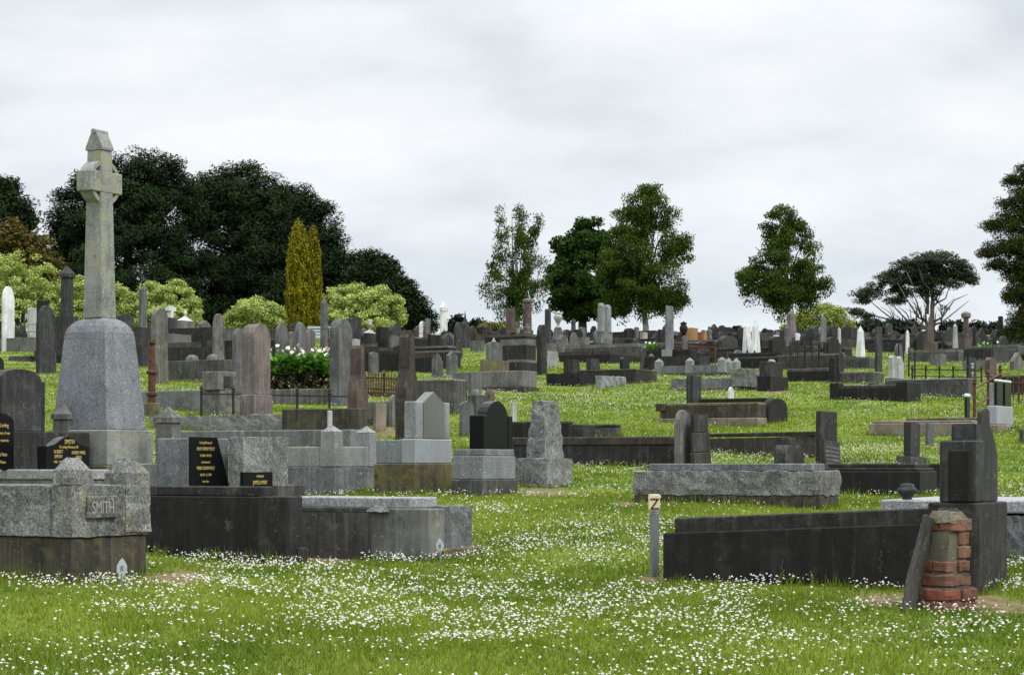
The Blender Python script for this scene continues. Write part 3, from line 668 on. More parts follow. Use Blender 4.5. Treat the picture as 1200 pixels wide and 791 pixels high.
kb('blue-grey kerb with a black strip between the gabled and arched headstones', 505, 560, 545, 570, 'blue', split=.85, cap='black', caph=8, kind='grave_kerb', cat='kerb')
mon('headstone', 'rough granite stub like a broken obelisk on a hewn block', 'headstone', 602, 641, 671, 572, [
    T('base', 'rock', 35, 'rock', amp=.016), T('stub', 'rock', 68, 'rock', fr=(.14, .86, .16, .74), tap=5, amp=.02)])
kb('long black kerb behind the rough granite stub', 590, 672, 493, 520, 'dark', split=.93, cap='darkb', caph=4)
kb('dark kerb end with a round arch and stones, right of the rough stub', 660, 698, 497, 521, 'darkm', split=.6, kind='grave_kerb', cat='kerb')
kb('low grey flat stone ending the black kerb', 688, 728, 497, 513, 'concd', split=.85, kind='grave_slab', cat='slab', cap='darkm', caph=4)
kb('long dark grave with a brown cap behind the granite tomb', 600, 800, 511, 550, 'darkm', split=.99, cap='darkb', caph=10, capout=1)
kb('long brown mossy kerb running to the tall dark pillar', 826, 957, 505, 536, 'darkb', split=.985, cap='darkm', caph=6, capout=1, dl=2)
hs('narrow arched dark headstone with a pale rim, centre right', 790, 810, 480, 556, 'round', 'sand', split=.35)
mon('headstone', 'leaning square dark headstone with ledges, right of the arched one', 'headstone', 808, 814, 834, 556, [
    T('base', 'box', 26, 'darkb'), T('block', 'box', 24, 'greyd', ins=1), T('tablet', 'prof', 21, 'greyd', ins=(1, 4, 0, 0), pk='flat')], tilt=(0, -2))
mon('stone_pillar', 'tall square dark pillar at the end of the long brown kerb', 'pillar', 955, 962, 982, 545, [T('shaft', 'taper', 64, 'darkm', k=.06)])
mon('headstone', 'leaning dark desk tablet with rows of writing, against the tall pillar', 'headstone', 962, 967, 986, 556, [T('tablet', 'prof', 40, 'greyd', pk='flat')], tilt=(-4, 3))
rules = bpy.data.objects[[o.name for o in bpy.data.objects if o.get('label', '').startswith('leaning desk') or o.get('label', '').startswith('leaning dark desk')][0]]
for k in range(6):
    bm = bmesh.new(); vs = [v.co for v in rules.data.vertices]; xa, xb = min(v.x for v in vs), max(v.x for v in vs); ya = min(v.y for v in vs); zb = max(v.z for v in vs)
    add_box(bm, xa + .06, xb - .05, ya - .004, ya + .002, zb - .10 - .05*k, zb - .075 - .05*k); bm_obj('ruled_row', bm, M['greym'], rules)
if True:
    mon('headstone', 'low dark headstone with two curved wings and a taller middle', 'headstone', 907, 921, 943, 560, [
        T('middle', 'box', 47, 'greyd', fr=(.3, .62, .1, .9), ground=1, at=0), T('wing', 'prof', 39, 'greyd', fr=(.0, .34, .0, 1.0), at=0, pk='round', ground=1), T('wing', 'prof', 39, 'greyd', fr=(.6, 1., .05, .95), at=0, pk='round', ground=1)])
mon('kerbed_grave', 'long rock faced granite tomb with a flat ledger slab', 'grave', 743, 961, 983, 598, [
    T('base_course', 'box', 17, 'mossd', ins=0), T('kerb', 'rock', 29, 'rock', ins=-1, amp=.022), T('ledger_slab', 'box', 9, 'gran_m', fr=(.1, .86, .06, .93))], th=67)
mon('kerbed_grave', 'black moulded tomb with stepped slabs right of the granite tomb', 'grave', 960, 1078, 1098, 582, [
    T('kerb', 'box', 30, 'dark'), T('moulding', 'box', 4, 'darkm', ins=3), T('ledger_slab', 'box', 5, 'darkm', ins=5)], th=66)
kb('long thin dark kerb behind the black moulded tomb', 985, 1112, 543, 574, 'dark', split=.98, cap='darkm', caph=4, th=66)

# the lot post, the long black tomb and what leans on it
r, t, s = mon('kerbed_grave', 'long black cracked tomb with a stepped headstone at its right end', 'grave', 776, 1145, 1178, 697, [
    T('kerb', 'box', 86, 'dark', dl=20, ins=(1, 0, 1, 0)),
    T('kerb_top', 'box', 50, 'darkm', dl=18, fr=(.05, .95, .05, .965), at=53),
    T('head_pier', 'box', 108, 'darkm', fr=(-.012, 1.01, -.006, .145), at=0, ground=1),
    T('headstone', 'prof', 93, 'greyd', fr=(.10, .88, .012, .085), at=108, pk='tomb'),
    T('front_block', 'box', 73, 'greyd', fr=(-.0, .30, .004, .112), at=108.2), T('front_panel', 'box', 62, 'dark', fr=(-.02, .25, .02, .085), at=108.3)])
# cracks: thin pale lime runs on the long face
f = t[0]['foot']
for yy, z0_, dz in ((.40, .10, .17), (.78, .08, .12), (.60, .12, .14), (1.25, .06, .13)):
    bm = bmesh.new(); pts = [Vector((f[0] - .0015, f[2] + yy + .012*math.sin(9*k + yy*9), z0_ + dz*k/5)) for k in range(6)]
    for a_, b_ in zip(pts, pts[1:]):
        w_ = .004; v_ = [bm.verts.new(p) for p in (a_ + Vector((0, -w_, 0)), a_ + Vector((0, w_, 0)), b_ + Vector((0, w_, 0)), b_ + Vector((0, -w_, 0)))]; bm.faces.new(v_)
    bm_obj('lime_streak', bm, M['concd'], r)
r, t, s = mon('lot_post', 'grey steel post with a white top and a cream plate lettered Z', 'post', 761, 766, 773, 676, [
    T('post', 'box', 76, 'zinc'), T('painted_top', 'box', 15, 'wpaint', ins=-.3), T('cap', 'dome', 4, 'cream', ins=-1, at=93)])
bm = bmesh.new(); f = t[1]['foot']; pw = .078
add_box(bm, -pw/2 - .012, pw/2 - .012, -.052, -.042, 78/s, 97/s, bev=.004); pp = bm_obj('letter_plate', bm, M['cream'], r); pp.rotation_euler = (0, 0, R(-52))
text('Z', .105, (-.010, -.0535, 79.5/s), (R(90), 0, 0), M['dlet'], pp, name='letter')

# brick stump
C = at(1104, 712); s = F/C.y; root = empty('brick_pier', C, R(38)); root.scale = (.84, .84, 1); tag(root, 'broken old red brick stump with mortar on top, by the black tomb', 'pier')
bm = bmesh.new(); core = bmesh.new()
rows = [(.34, .36), (.34, .36), (.27, .30), (.225, .26), (.225, .255), (.215, .25), (.21, .25)]
rz = random.Random(5); z = -.03; cz = []
for i, (wx, wy) in enumerate(rows):
    h = .068 if i != 6 else .072; z1 = z + h; nx = 2 if i % 2 else 1
    ox = .0 + .012*i; oy = .02
    def brick(x0, x1, y0, y1):
        j = lambda: rz.uniform(-.009, .009)
        add_box(bm, ox + x0 + j(), ox + x1 + j(), oy + y0 + j(), oy + y1 + j(), z + rz.uniform(0, .003), z1 + rz.uniform(-.002, .005), bev=.007)
    g = .006; m = wy*.52
    if i == 4: brick(-wx*.05, wx/2, -wy/2, -wy/2 + .105); brick(g, wx/2, -wy/2 + .115, wy/2)
    elif i == 5: brick(g/2, wx/2, -wy/2, -wy/2 + m); brick(-wx*.1, wx/2, -wy/2 + m + g, wy/2)
    elif i % 2 == 0: brick(-wx/2, wx/2, -wy/2, -wy/2 + .105); brick(-wx/2, -g, -wy/2 + .115, wy/2); brick(g, wx/2, -wy/2 + .115, wy/2)
    else: brick(-wx/2, -g/2, -wy/2, -wy/2 + m); brick(g/2, wx/2, -wy/2, -wy/2 + m); brick(-wx/2, wx/2, -wy/2 + m + g, wy/2)
    add_box(core, ox - wx/2 + .014, ox + wx/2 - .014, oy - wy/2 + .014, oy + wy/2 - .014, z - .008, z1 + .006)
    z = z1 + .010
rough_up(bm, .020, .017, 4)
bm_obj('bricks', bm, M['brick'], root); bm_obj('mortar_core', core, M['mortar'], root)
bm = bmesh.new(); add_frustum(bm, (-.035, .165, -.108, .125), (.0, .12, -.07, .08), z - .03, z + .03); rough_up(bm, .022, .018, 9); bm_obj('mortar_top', bm, M['mortar'], root)
bm = bmesh.new(); add_box(bm, .10, .16, -.03, .13, z + .012, z + .045); bmesh.ops.rotate(bm, cent=Vector((.12, 0, z)), matrix=Matrix.Rotation(R(18), 3, 'Y'), verts=bm.verts); bm_obj('loose_slate', bm, M['slate'], root)
# leaning slate plank
a = P(1066, 712, C.y - .10); b = P(1088, 606, C.y + .02); a.z = float(G(a.x, a.y)) - .03
bm = bmesh.new(); d = (b - a).normalized(); wv = Vector((.62, .78, 0)); wv = (wv - d*wv.dot(d)).normalized(); nv = d.cross(wv)
prev = None
for k, q in enumerate((0, .33, .66, 1)):
    c = a.lerp(b, q) + nv*.012*math.sin(q*5); w_ = .085 - .02*q
    ring = [bm.verts.new(c + wv*x + nv*y) for x, y in ((-w_, -.016), (w_, -.016), (w_, .016), (-w_, .016))]
    if prev:
        for i in range(4): bm.faces.new((prev[i], prev[(i+1) % 4], ring[(i+1) % 4], ring[i]))
    else: bm.faces.new(ring)
    prev = ring
bm.faces.new(prev[::-1]); bmesh.ops.bevel(bm, geom=list(bm.edges), offset=.006, segments=1, affect='EDGES')
tag(bm_obj('slate_plank', bm, M['slate']), 'thin slate plank leaning against the brick stump', 'plank')
r, t, s = mon('kerbed_grave', 'pale ledger slab on rock faced granite behind the black tomb, at the right edge', 'grave', 1030, 1255, 1300, 664, [
    T('kerb', 'rock', 60, 'gran_m', amp=.02), T('ledger_slab', 'box', 15, 'ledger', fr=(.02, .98, .0, 1.), at=62)], th=66)
Q = P(1063, 590, 14.6)
bm = bmesh.new(); lathe(bm, [(.055, 0), (.055, .012), (.035, .03), (.035, .045), (.07, .085), (.075, .10), (.06, .112), (.05, .115), (.052, .135), (.03, .142), (.01, .145)], 0, 0, 18)
ur = bm_obj('grave_urn', bm, M['greyd'], None, True); ur.location = Q; tag(ur, 'dark squat stone urn seen over the top of the long black tomb', 'urn')
bm = bmesh.new(); add_box(bm, -.12, .12, -.12, .12, -.62, -.001); pd = bm_obj('urn_block', bm, M['darkm']); pd.location = Q; tag(pd, 'plain dark block under the squat stone urn, behind the black tomb', 'block')

# number pegs
def peg(label, x, yb, h, lean=0):
    C = at(x, yb); s = F/C.y; root = empty('grave_peg', C); tag(root, label, 'marker', 'small cast number pegs'); H = h/s
    bm = bmesh.new(); tube(bm, [Vector((0, 0, -.06)), Vector((0, 0, H*.5))], .0085, 8); bm_obj('stem', bm, M['zinc'], root)
    bm = bmesh.new(); n = 14; pr = [(math.copysign(abs(math.sin(2*math.pi*i/n))**2.2, math.sin(2*math.pi*i/n))*H*.17, H*.67 + math.cos(2*math.pi*i/n)*H*.33) for i in range(n)]
    A = [bm.verts.new((px, -.006, pz)) for px, pz in pr]; B = [bm.verts.new((px, .006, pz)) for px, pz in pr]
    bm.faces.new(A); bm.faces.new(B[::-1])
    for i in range(n): bm.faces.new((A[i], B[i], B[(i+1) % n], A[(i+1) % n]))
    bm_obj('plate', bm, M['wpeg'], root)
    text('8', H*.22, (0, -.008, H*.6), (R(90), 0, 0), M['zinc'], root, name='number'); root.rotation_euler = (0, R(lean), R(12))
M['wpeg'] = flat('weathered white paint', (.40, .43, .46), rough=.6, var=.25)
peg('cast number peg in the grass before the carved-name kerb', 142, 690, 37, 2)
peg('cast number peg at the end of the low mossy grave', 516, 658, 28, -2)
peg('white number peg standing by the pyramid capped posts', 413, 503, 17)
# ------------------------------------------------------------------ iron work
def fence(label, A, B, hpx, nposts, mat='iron', rails=2, pickets=0, kind='iron_fence', lift=0, base=None, spear=True, r=.012):
    a, b = at(*A), at(*B); s = F/((a.y + b.y)/2); H = hpx/s; a.z += lift/s; b.z += lift/s
    root = empty(kind, a.copy()); tag(root, label, 'fence'); d = b - a
    for k in range(rails):
        z = H*(.92 if rails == 1 else (.35 + .5*k/(rails - 1)))
        bm = bmesh.new(); tube(bm, [Vector((0, 0, z)), d + Vector((0, 0, z))], r, 6); bm_obj('rail', bm, M[mat], root)
    for i in range(nposts):
        p = d*(i/(nposts - 1)); bm = bmesh.new()
        tube(bm, [p + Vector((0, 0, -.1)), p + Vector((0, 0, H*.96))], r*1.8, 8)
        if spear: lathe(bm, [(r*1.5, p.z + H*.96), (r*3.2, p.z + H*1.0), (r*1.2, p.z + H*1.04), (r*2.6, p.z + H*1.08), (.002, p.z + H*1.2)], p.x, p.y, 8)
        bm_obj('post', bm, M[mat], root)
    if pickets:
        bm = bmesh.new()
        for i in range(pickets):
            p = d*((i + .5)/pickets); tube(bm, [p + Vector((0, 0, 0)), p + Vector((0, 0, H*(1. if i % 2 else .82))), p + Vector((0, 0, H*(1.12 if i % 2 else .95)))], [r*.8, r*.8, .001], 5)
        bm_obj('pickets', bm, M[mat], root)
    if base:
        bm = bmesh.new(); nrm = Vector((-d.y, d.x, 0)).normalized()*.06
        q = [Vector((0, 0, -.25)) - nrm, d + Vector((0, 0, -.25)) - nrm, d + Vector((0, 0, -.25)) + nrm, Vector((0, 0, -.25)) + nrm]
        v = [bm.verts.new(p) for p in q] + [bm.verts.new(p + Vector((0, 0, .25 + H*.2))) for p in q]
        for f in ((3, 2, 1, 0), (4, 5, 6, 7), (0, 1, 5, 4), (1, 2, 6, 5), (2, 3, 7, 6), (3, 0, 4, 7)): bm.faces.new([v[i] for i in f])
        bm_obj('base_wall', bm, M[base], root)
    return root
fence('thin black iron rail on twin posts in front of the lilies', (236, 496), (424, 500), 38, 6, rails=1)
fence('rusty spiked picket fence between the two bottle-shaped headstones', (418, 463), (484, 467), 26, 3, 'rust', rails=2, pickets=34, base='rust', r=.017)
fence('black railing with spear posts on the long concrete kerb at right', (1069, 446), (1150, 448), 16, 6, 'iron', lift=0)
fence('dark railing around a grave at the far left edge', (-20, 408), (62, 410), 34, 6, 'iron', rails=3)
fence('rusty rail on short posts behind the tall gothic headstone', (190, 426), (284, 430), 20, 4, 'rust', rails=2)
fence('rusty fence crowded with stones below the white pointed monument', (474, 405), (570, 408), 18, 9, 'rust', rails=2, pickets=14)
fence('rusty frame railing right of the square granite pillar', (790, 424), (838, 426), 22, 4, 'rust', rails=2, r=.02)
fence('dark twisted railing below the white twin obelisks', (868, 424), (918, 426), 12, 7, 'iron', rails=2, pickets=10)
fence('rusty corner railing beside the pair of white-topped black stones', (1142, 492), (1172, 470), 40, 3, 'rust', rails=2, r=.016)
fence('low rusty railing at the right edge beyond the white-topped stones', (1180, 470), (1222, 472), 26, 4, 'rust', rails=2, pickets=8)
fence('long thin rusty rail running behind the lilies', (262, 428), (385, 428), 46, 3, 'rust', rails=1, spear=False)
fence('dark spiked railing beside the white double headstone', (1053, 432), (1072, 446), 28, 4, 'iron', rails=2)
fence('dense black iron railing under the grey obelisk pedestal', (926, 437), (960, 438), 32, 5, 'iron', rails=2, pickets=14)

# ------------------------------------------------------------------ lilies and other small plants
def lily(label, x0, x1, yt, yb, nleaf, nfl, seed, dead=True):
    rg = np.random.default_rng(seed); c = at((x0 + x1)/2, yb); s = F/c.y; W = (x1 - x0)/s/2; H = (yb - yt)/s
    root = empty('calla_lily_clump', c); tag(root, label, 'plant')
    n = nleaf; p = np.stack([rg.uniform(-W, W, n), rg.uniform(-.35, .35, n), H*(.45 + .38*rg.random(n))], 1)
    az = rg.uniform(0, 6.28, n); el = rg.uniform(-.2, .9, n); d = np.stack([np.cos(az)*np.cos(el), np.sin(az)*np.cos(el), np.sin(el)], 1)
    sd = np.cross(d, [0, 0, 1.]); sd /= np.linalg.norm(sd, axis=1)[:, None]; L_ = rg.uniform(.11, .2, n)[:, None]
    V = np.stack([p, p + d*L_*.45 + sd*L_*.34, p + d*L_, p + d*L_*.45 - sd*L_*.34], 1)
    faces_mesh('leaves', V, L['calla'], root)
    if dead:
        n = 900; p = np.stack([rg.uniform(-W, W, n), rg.uniform(-.35, .3, n), H*(.0 + .5*rg.random(n))], 1); d = rg.normal(size=(n, 3)); d[:, 2] = np.abs(d[:, 2])*1.5; d /= np.linalg.norm(d, axis=1)[:, None]
        sd = np.cross(d, rg.normal(size=(n, 3))); sd /= np.linalg.norm(sd, axis=1)[:, None]; L_ = rg.uniform(.08, .2, n)[:, None]
        faces_mesh('stems', np.stack([p, p + d*L_*.5 + sd*L_*.2, p + d*L_, p + d*L_*.5 - sd*L_*.2], 1), L['dead'], root)
    fm = None
    for i in range(nfl):
        q = Vector((rg.uniform(-W, W), rg.uniform(-.33, .1), H*(.80 + .24*rg.random()) if i % 4 else H*rg.uniform(.4, .75)))
        if fm is None:
            bm = bmesh.new(); n = 10; rings = []
            for k, (rr, z) in enumerate(((.006, 0), (.018, .05), (.038, .085), (.062, .10))):
                rings.append([bm.verts.new((rr*math.cos(6.283*j/n), rr*math.sin(6.283*j/n), z + (.04*math.cos(6.283*j/n) if k == 3 else 0))) for j in range(n)])
            for a, b in zip(rings, rings[1:]):
                for j in range(n): bm.faces.new((a[j], a[(j+1) % n], b[(j+1) % n], b[j]))
            o = bm_obj('flower', bm, M['lilywhite'], root, True); fm = o.data
        else: o = bpy.data.objects.new('flower', fm); COL.objects.link(o); o.parent = root
        o.location = q; o.rotation_euler = (rg.uniform(.2, .9), 0, rg.uniform(-2, 2)); o.scale = (rg.uniform(.42, .72),)*3
lily('big clump of white calla lilies with bright green leaves', 313, 389, 409, 466, 1100, 46, 3)
lily('small flowering clump on the dark wall below the birch trunk', 756, 771, 401, 424, 90, 5, 4, dead=False)
lily('low yellow-green plants on the grave near the right edge', 1146, 1168, 402, 420, 90, 5, 5, dead=False)

# bench
C = P(375, 397, 92); C.z = float(G(C.x, C.y)); s = F/C.y; root = empty('slatted_bench', C, R(8)); tag(root, 'pale blue slatted bench under the golden cypresses', 'bench')
bm = bmesh.new()
for k in range(4): add_box(bm, -.55, .50, .20 + .02*k, .235 + .02*k, .42 + .135*k, .52 + .135*k)
bm_obj('backrest', bm, M['bench'], root)
bm = bmesh.new()
for k in range(4): add_box(bm, -.55, .5, -.22 + .1*k, -.14 + .1*k, .36, .39)
bm_obj('seat', bm, M['bench'], root)
for x in (-.5, .44):
    bm = bmesh.new(); add_box(bm, x, x + .05, -.2, .26, -.1, .36); bm_obj('leg', bm, M['bench'], root)
hs('small grey headstone just right of the pale blue bench', 388, 398, 376, 402, 'seg', 'greyd')

# ------------------------------------------------------------------ middle rows
hs('dark square-shouldered headstone right of the tall mossy one', 406, 425, 371, 412, 'seg', 'greyd', base='darkm')
mon('monument', 'dark block topped by a small white urn, before the pale shrubs', 'monument', 426, 431, 441, 412, [T('block', 'box', 22, 'darkm'), T('roof', 'pyr', 5, 'pale'), T('urn', 'urn', 14, 'pale', ins=4, at=24)])
hs('black plain slab headstone right of the small white urn', 441, 456, 383, 412, 'flat', 'dark')
hs('dark round headstone at the foot of the pale shrubs, above the grey block', 455, 471, 379, 412, 'round', 'greyd')
kb('upright square grey block on the grass below the pale shrubs', 456, 469, 393, 416, 'greym', split=.2, kind='headstone', cat='headstone')
kb('pale flower-strewn stone below the dark square-shouldered headstone', 411, 422, 397, 416, 'pale', split=.4, kind='headstone', cat='headstone')
kb('long dark kerb across the grass below the dark headstones', 420, 478, 410, 436, 'dark', split=.92, cap='darkm', caph=4)
hs('small pale headstone before the long dark kerb', 432, 444, 412, 440, 'seg', 'greym', split=.25)
kb('brown stepped grave right of the bottle-shaped black headstone', 478, 517, 398, 416, 'darkb', split=.95, cap='darkm', caph=4)
kb('dark long grave right of the bottle-shaped black headstone, nearer', 479, 514, 413, 437, 'dark', split=.9, cap='darkb', caph=6)
hs('small white arched headstone on the skyline below the pines', 491, 500, 376, 404, 'round', 'white', split=.15)
kb('square brownish pillar stub beside the small white arched headstone', 498, 505, 373, 404, 'sand', split=.3, kind='stone_pillar', cat='pillar')
mon('monument', 'white marble pointed monument on the skyline right of the pines', 'monument', 514, 518, 526, 404, [T('base', 'box', 6, 'white'), T('shaft', 'taper', 34, 'white', ins=1, k=.1), T('spire', 'pyr', 12, 'white', eave=.6)])
hs('tall dark gothic headstone left of the dark spire', 532, 542, 377, 420, 'gothic', 'greyd', split=.3)
mon('monument', 'dark gothic stone topped by a thin spire', 'monument', 539, 544, 551, 408, [T('base', 'prof', 32, 'greyd', pk='shoulder'), T('spire', 'pyr', 12, 'greyd', ins=4)])
kb('grey square block below the rusty stones on the skyline', 551, 568, 399, 412, 'greym', split=.75, kind='headstone', cat='headstone')
kb('mossy dark block left of the tall gothic headstone', 511, 522, 393, 419, 'darkm', split=.4, kind='headstone', cat='headstone')
hs('weathered upright stone between the mossy block and the tall gothic headstone', 521, 532, 390, 419, 'seg', 'sand', split=.2)
hs('grey headstone with ruled lines, left one of the joined pair', 504, 521, 415, 443, 'step', 'greym', split=.35, base='conc')
hs('grey gabled headstone, right one of the joined pair', 521, 538, 411, 443, 'gable', 'greym', split=.35, base='conc')
kb('broad dark mossy box tomb behind the gabled granite headstone', 478, 546, 444, 486, 'concd', split=.8, cap='conc', caph=3)
kb('mossy square block right of the broad box tomb', 532, 548, 446, 470, 'mossd', split=.5, kind='grave_kerb', cat='kerb')
mon('headstone', 'grey slab with a black edge above the small knobs', 'headstone', 547, 552, 566, 472, [T('base', 'box', 9, 'gran_m'), T('tablet', 'prof', 26, 'greym', pk='flat', ins=1)])
hs('small rounded grey headstone left of the black arched one', 538, 541, 557, 470, 512, 'seg', 'greym') if 0 else hs('small rounded grey headstone left of the black arched one', 538, 556, 470, 512, 'seg', 'greym', split=.2)
kb('granite block behind the black arched headstone', 548, 572, 462, 500, 'gran_d', split=.4, kind='headstone', cat='headstone')
for lab, x, mt in (('pale round knob post left of its twin, behind the black arched headstone', 557, 'conc'), ('brown round knob post right of its twin, behind the black arched headstone', 574, 'brown')):
    mon('kerb_post', lab, 'post', x - 6, x - 1, x + 6, 478, [T('post', 'cyl', 14, mt, k=.05), T('knob', 'dome', 8, mt)])
hs('small pale headstone right of the black arched one', 598, 606, 471, 500, 'flat', 'pale', split=.25)
mon('headstone', 'grey arched headstone on a broad mossy concrete block', 'headstone', 562, 567, 597, 445, [
    T('base', 'box', 24, 'mossc'), T('tablet', 'prof', 22, 'greym', fr=(.2, .76, .2, .75), pk='seg'), T('finial', 'pyr', 5, 'pale', fr=(.4, .52, .3, .6))])
kb('grey granite panelled tomb below the arched headstone', 528, 632, 434, 460, 'conc', split=.82, base='darkb', baseh=7)
kb('dark stone tomb with a bowl on it, left of the tall black gothic slab', 595, 630, 421, 438, 'darkm', split=.5, cap='conc', caph=3)
kb('stacked grey ledges behind the bowl tomb', 586, 628, 397, 424, 'darkm', split=.75, cap='conc', caph=7)
kb('long dark wall of ledges under the brown columns', 570, 628, 391, 410, 'dark', split=.8, cap='concd', caph=3)
hs('tall black gothic slab seen edge-on with a pale rim, centre', 629, 641, 380, 440, 'gothic', 'darkm', split=.45)
kb('pale granite block leaning by the tall black gothic slab', 640, 654, 411, 431, 'gran_l', split=.1, kind='headstone', cat='headstone')
kb('small grey ledge behind the leaning pale block', 640, 652, 402, 424, 'conc', split=.4, kind='grave_kerb', cat='kerb')
mon('column', 'slim brown column, left of the two under the birch', 'column', 594, 597, 603, 404, [T('base', 'box', 14, 'brown', ins=-1), T('shaft', 'cyl', 28, 'brown', ins=0)])
mon('column', 'thick brown column with a rounded cap under the left birch', 'column', 611, 616, 625, 404, [T('base', 'box', 18, 'brown'), T('shaft', 'cyl', 31, 'brown', fr=(.12, .88, .12, .88)), T('cap', 'cap', 6, 'sandp', fr=(.12, .88, .12, .88), f=1.1)])
mon('monument', 'dark block with a pale bust in front of the thick brown column', 'monument', 613, 616, 623, 408, [T('block', 'box', 17, 'blackm'), T('bust', 'statue', 12, 'sand', ins=0)])
mon('column', 'slim black column right of the black gothic slab', 'column', 638, 641, 646, 408, [T('shaft', 'cyl', 46, 'greyd', k=.1)])
mon('monument', 'grey pedestal carrying a white urn under the dark maple', 'monument', 646, 652, 662, 412, [T('base', 'box', 14, 'greym'), T('pedestal', 'taper', 14, 'greym', ins=1, k=.3), T('urn', 'urn', 20, 'pale', ins=-.5)])
hs('double brownish headstone below the white urn pedestal', 651, 668, 392, 420, 'shoulder', 'sand', split=.25)
hs('grey gothic headstone right of the double brownish one', 667, 678, 389, 418, 'gothic', 'greym', split=.2)
mon('monument', 'small dark obelisk under the maple', 'monument', 668, 671, 676, 408, [T('shaft', 'obelisk', 36, 'greyd', k=.4)])
hs('dark headstone with a pale face, left of the twin columns', 677, 688, 383, 408, 'seg', 'greym', split=.45, base='greyd')
kb('pale greenish flat tomb left of the twin columns', 677, 691, 395, 414, 'conc', split=.6, kind='grave_slab', cat='slab')
r_, t_, s_ = mon('monument', 'two pale fluted columns side by side on a rough base', 'monument', 697, 706, 720, 412, [T('plinth', 'box', 10, 'concd'), T('rough_base', 'rock', 14, 'gran_m', ins=2, amp=.05),
    T('column', 'cyl', 30, 'gran_l', fr=(.05, .42, .3, .75)), T('column', 'cyl', 29, 'gran_l', fr=(.58, .95, .3, .75), at=24), T('column_cap', 'dome', 4, 'gran_l', fr=(.08, .39, .33, .72), at=53.5), T('column_cap', 'dome', 4, 'gran_l', fr=(.61, .92, .33, .72), at=52.5)])
hs('black headstone of three on the skyline, left of the white birch trunk', 731, 744, 384, 404, 'seg', 'dark', split=.3)
hs('grey headstone just left of the white birch trunk', 743, 749, 383, 404, 'seg', 'greym', split=.4)
kb('small pale block at the foot of the white birch trunk', 750, 759, 389, 404, 'pale', split=.4, kind='headstone', cat='headstone')
kb('long grey kerb below the twin columns', 662, 757, 402, 424, 'concd', split=.9, cap='conc', caph=4)
kb('dark retaining wall below the long grey kerb, brown lip', 655, 755, 411, 426, 'dark', split=.6, cap='darkb', caph=4, kind='grave_kerb', cat='kerb')
hs('black upright slab on the grass before the dark retaining wall', 726, 738, 418, 441, 'seg', 'blackm', split=.25)
hs('pair of slanting dark blocks on the long low kerb, larger left block', 660, 682, 421, 441, 'slant', 'darkm', split=.55)
hs('smaller slanting dark block on the long low kerb, right of the larger', 687, 706, 420, 439, 'slant', 'greyd', split=.3)
kb('long low dark kerb crossing the lawn, small white stone on it', 668, 764, 432, 450, 'darkm', split=.8, cap='darkb', caph=3)
kb('low dark rough kerb sinking into the lawn', 640, 705, 437, 453, 'dark', split=.6, shape='rock', kind='grave_kerb', cat='kerb')
kb('short pale granite block lying on the lawn', 698, 733, 440, 455, 'gran_l', split=.2, shape='rock', kind='stone_block', cat='block')
hs('narrow dark gothic headstone left of the small pointed one', 750, 758, 407, 434, 'gothic', 'greyd', split=.3)
hs('small pointed grey headstone left of the kerb with capped posts', 760, 767, 414, 431, 'gable', 'greym', split=.3)
mon('monument', 'square tapering granite pillar on a stepped base under the big birch', 'monument', 770, 784, 799, 428, [T('step', 'box', 8, 'gran_m'), T('pedestal', 'box', 11, 'gran_l', ins=4), T('shaft', 'taper', 52, 'gran_m', ins=3, k=.1)])
tp = [T('base_course', 'box', 4, 'concd'), T('kerb', 'box', 9, 'gran_m', ins=1)]
for fy in (.93, .48, .02): tp += [T('kerb_post', 'box', 14, 'gran_l', fr=(.0, .3, fy - .03, fy + .07), at=4), T('post_cap', 'pyr', 4, 'gran_l', fr=(.0, .3, fy - .03, fy + .07), at=18.2)]
mon('kerbed_grave', 'granite kerb with pyramid capped little posts before the square pillar', 'grave', 767, 848, 856, 440, tp)
for k, (x, lab) in enumerate(((854, 'middle one of three little capped posts by the rough granite headstone'), (863, 'right one of three little capped posts by the rough granite headstone'))):
    mon('kerb_post', lab, 'post', x - 5, x, x + 5, 439, [T('post', 'box', 15, 'gran_l'), T('cap', 'pyr', 5, 'gran_l')], group='little capped posts')
kb('brown low kerb under the capped little posts', 700, 770, 434, 448, 'darkb', split=.9, kind='grave_kerb', cat='kerb')
mon('monument', 'dark pine-cone shaped monument on the skyline', 'monument', 796, 800, 806, 412, [T('base', 'box', 12, 'dark'), T('spire', 'urn', 24, 'dark')])
hs('black plain headstone left of the square granite pillar', 771, 780, 386, 414, 'flat', 'dark', split=.3)
hs('thin pale-edged arched slab right of the square granite pillar', 799, 806, 393, 428, 'round', 'sand', split=.3)
kb('grey and orange square stone on the skyline', 804, 818, 384, 408, 'conc', split=.55, kind='headstone', cat='headstone', cap='orange', caph=17)
kb('orange square stone right of the grey one', 818, 829, 389, 408, 'orange', split=.6, kind='headstone', cat='headstone')
mon('monument', 'small dark statue on a red base, skyline centre right', 'monument', 827, 830, 835, 408, [T('base', 'box', 10, 'brown'), T('statue', 'statue', 16, 'greym')])
hs('white twin obelisk headstone, left of the two', 870, 873, 881, 425, 'gothic', 'white') if 0 else None
for lab, x0, x1, yt in (('slender white marble obelisk, left of the close pair', 870, 881, 371), ('slender white marble obelisk with ruled bands, right of the close pair', 880, 891, 371)):
    mon('monument', lab, 'monument', x0, x0 + 4, x1, 424, [T('base', 'box', 8, 'white', ins=-.4), T('shaft', 'obelisk', 45, 'white', k=.35, cap=.25)])
kb('dark temple tomb with little columns behind the white obelisks', 891, 908, 393, 418, 'darkm', split=.3, cap='concd', caph=4, kind='tomb', cat='tomb')
mon('monument', 'tall thin white post with a dark cap right of the temple tomb', 'monument', 906, 909, 913, 422, [T('shaft', 'box', 30, 'white'), T('cap', 'box', 4, 'greym', ins=-.5)])
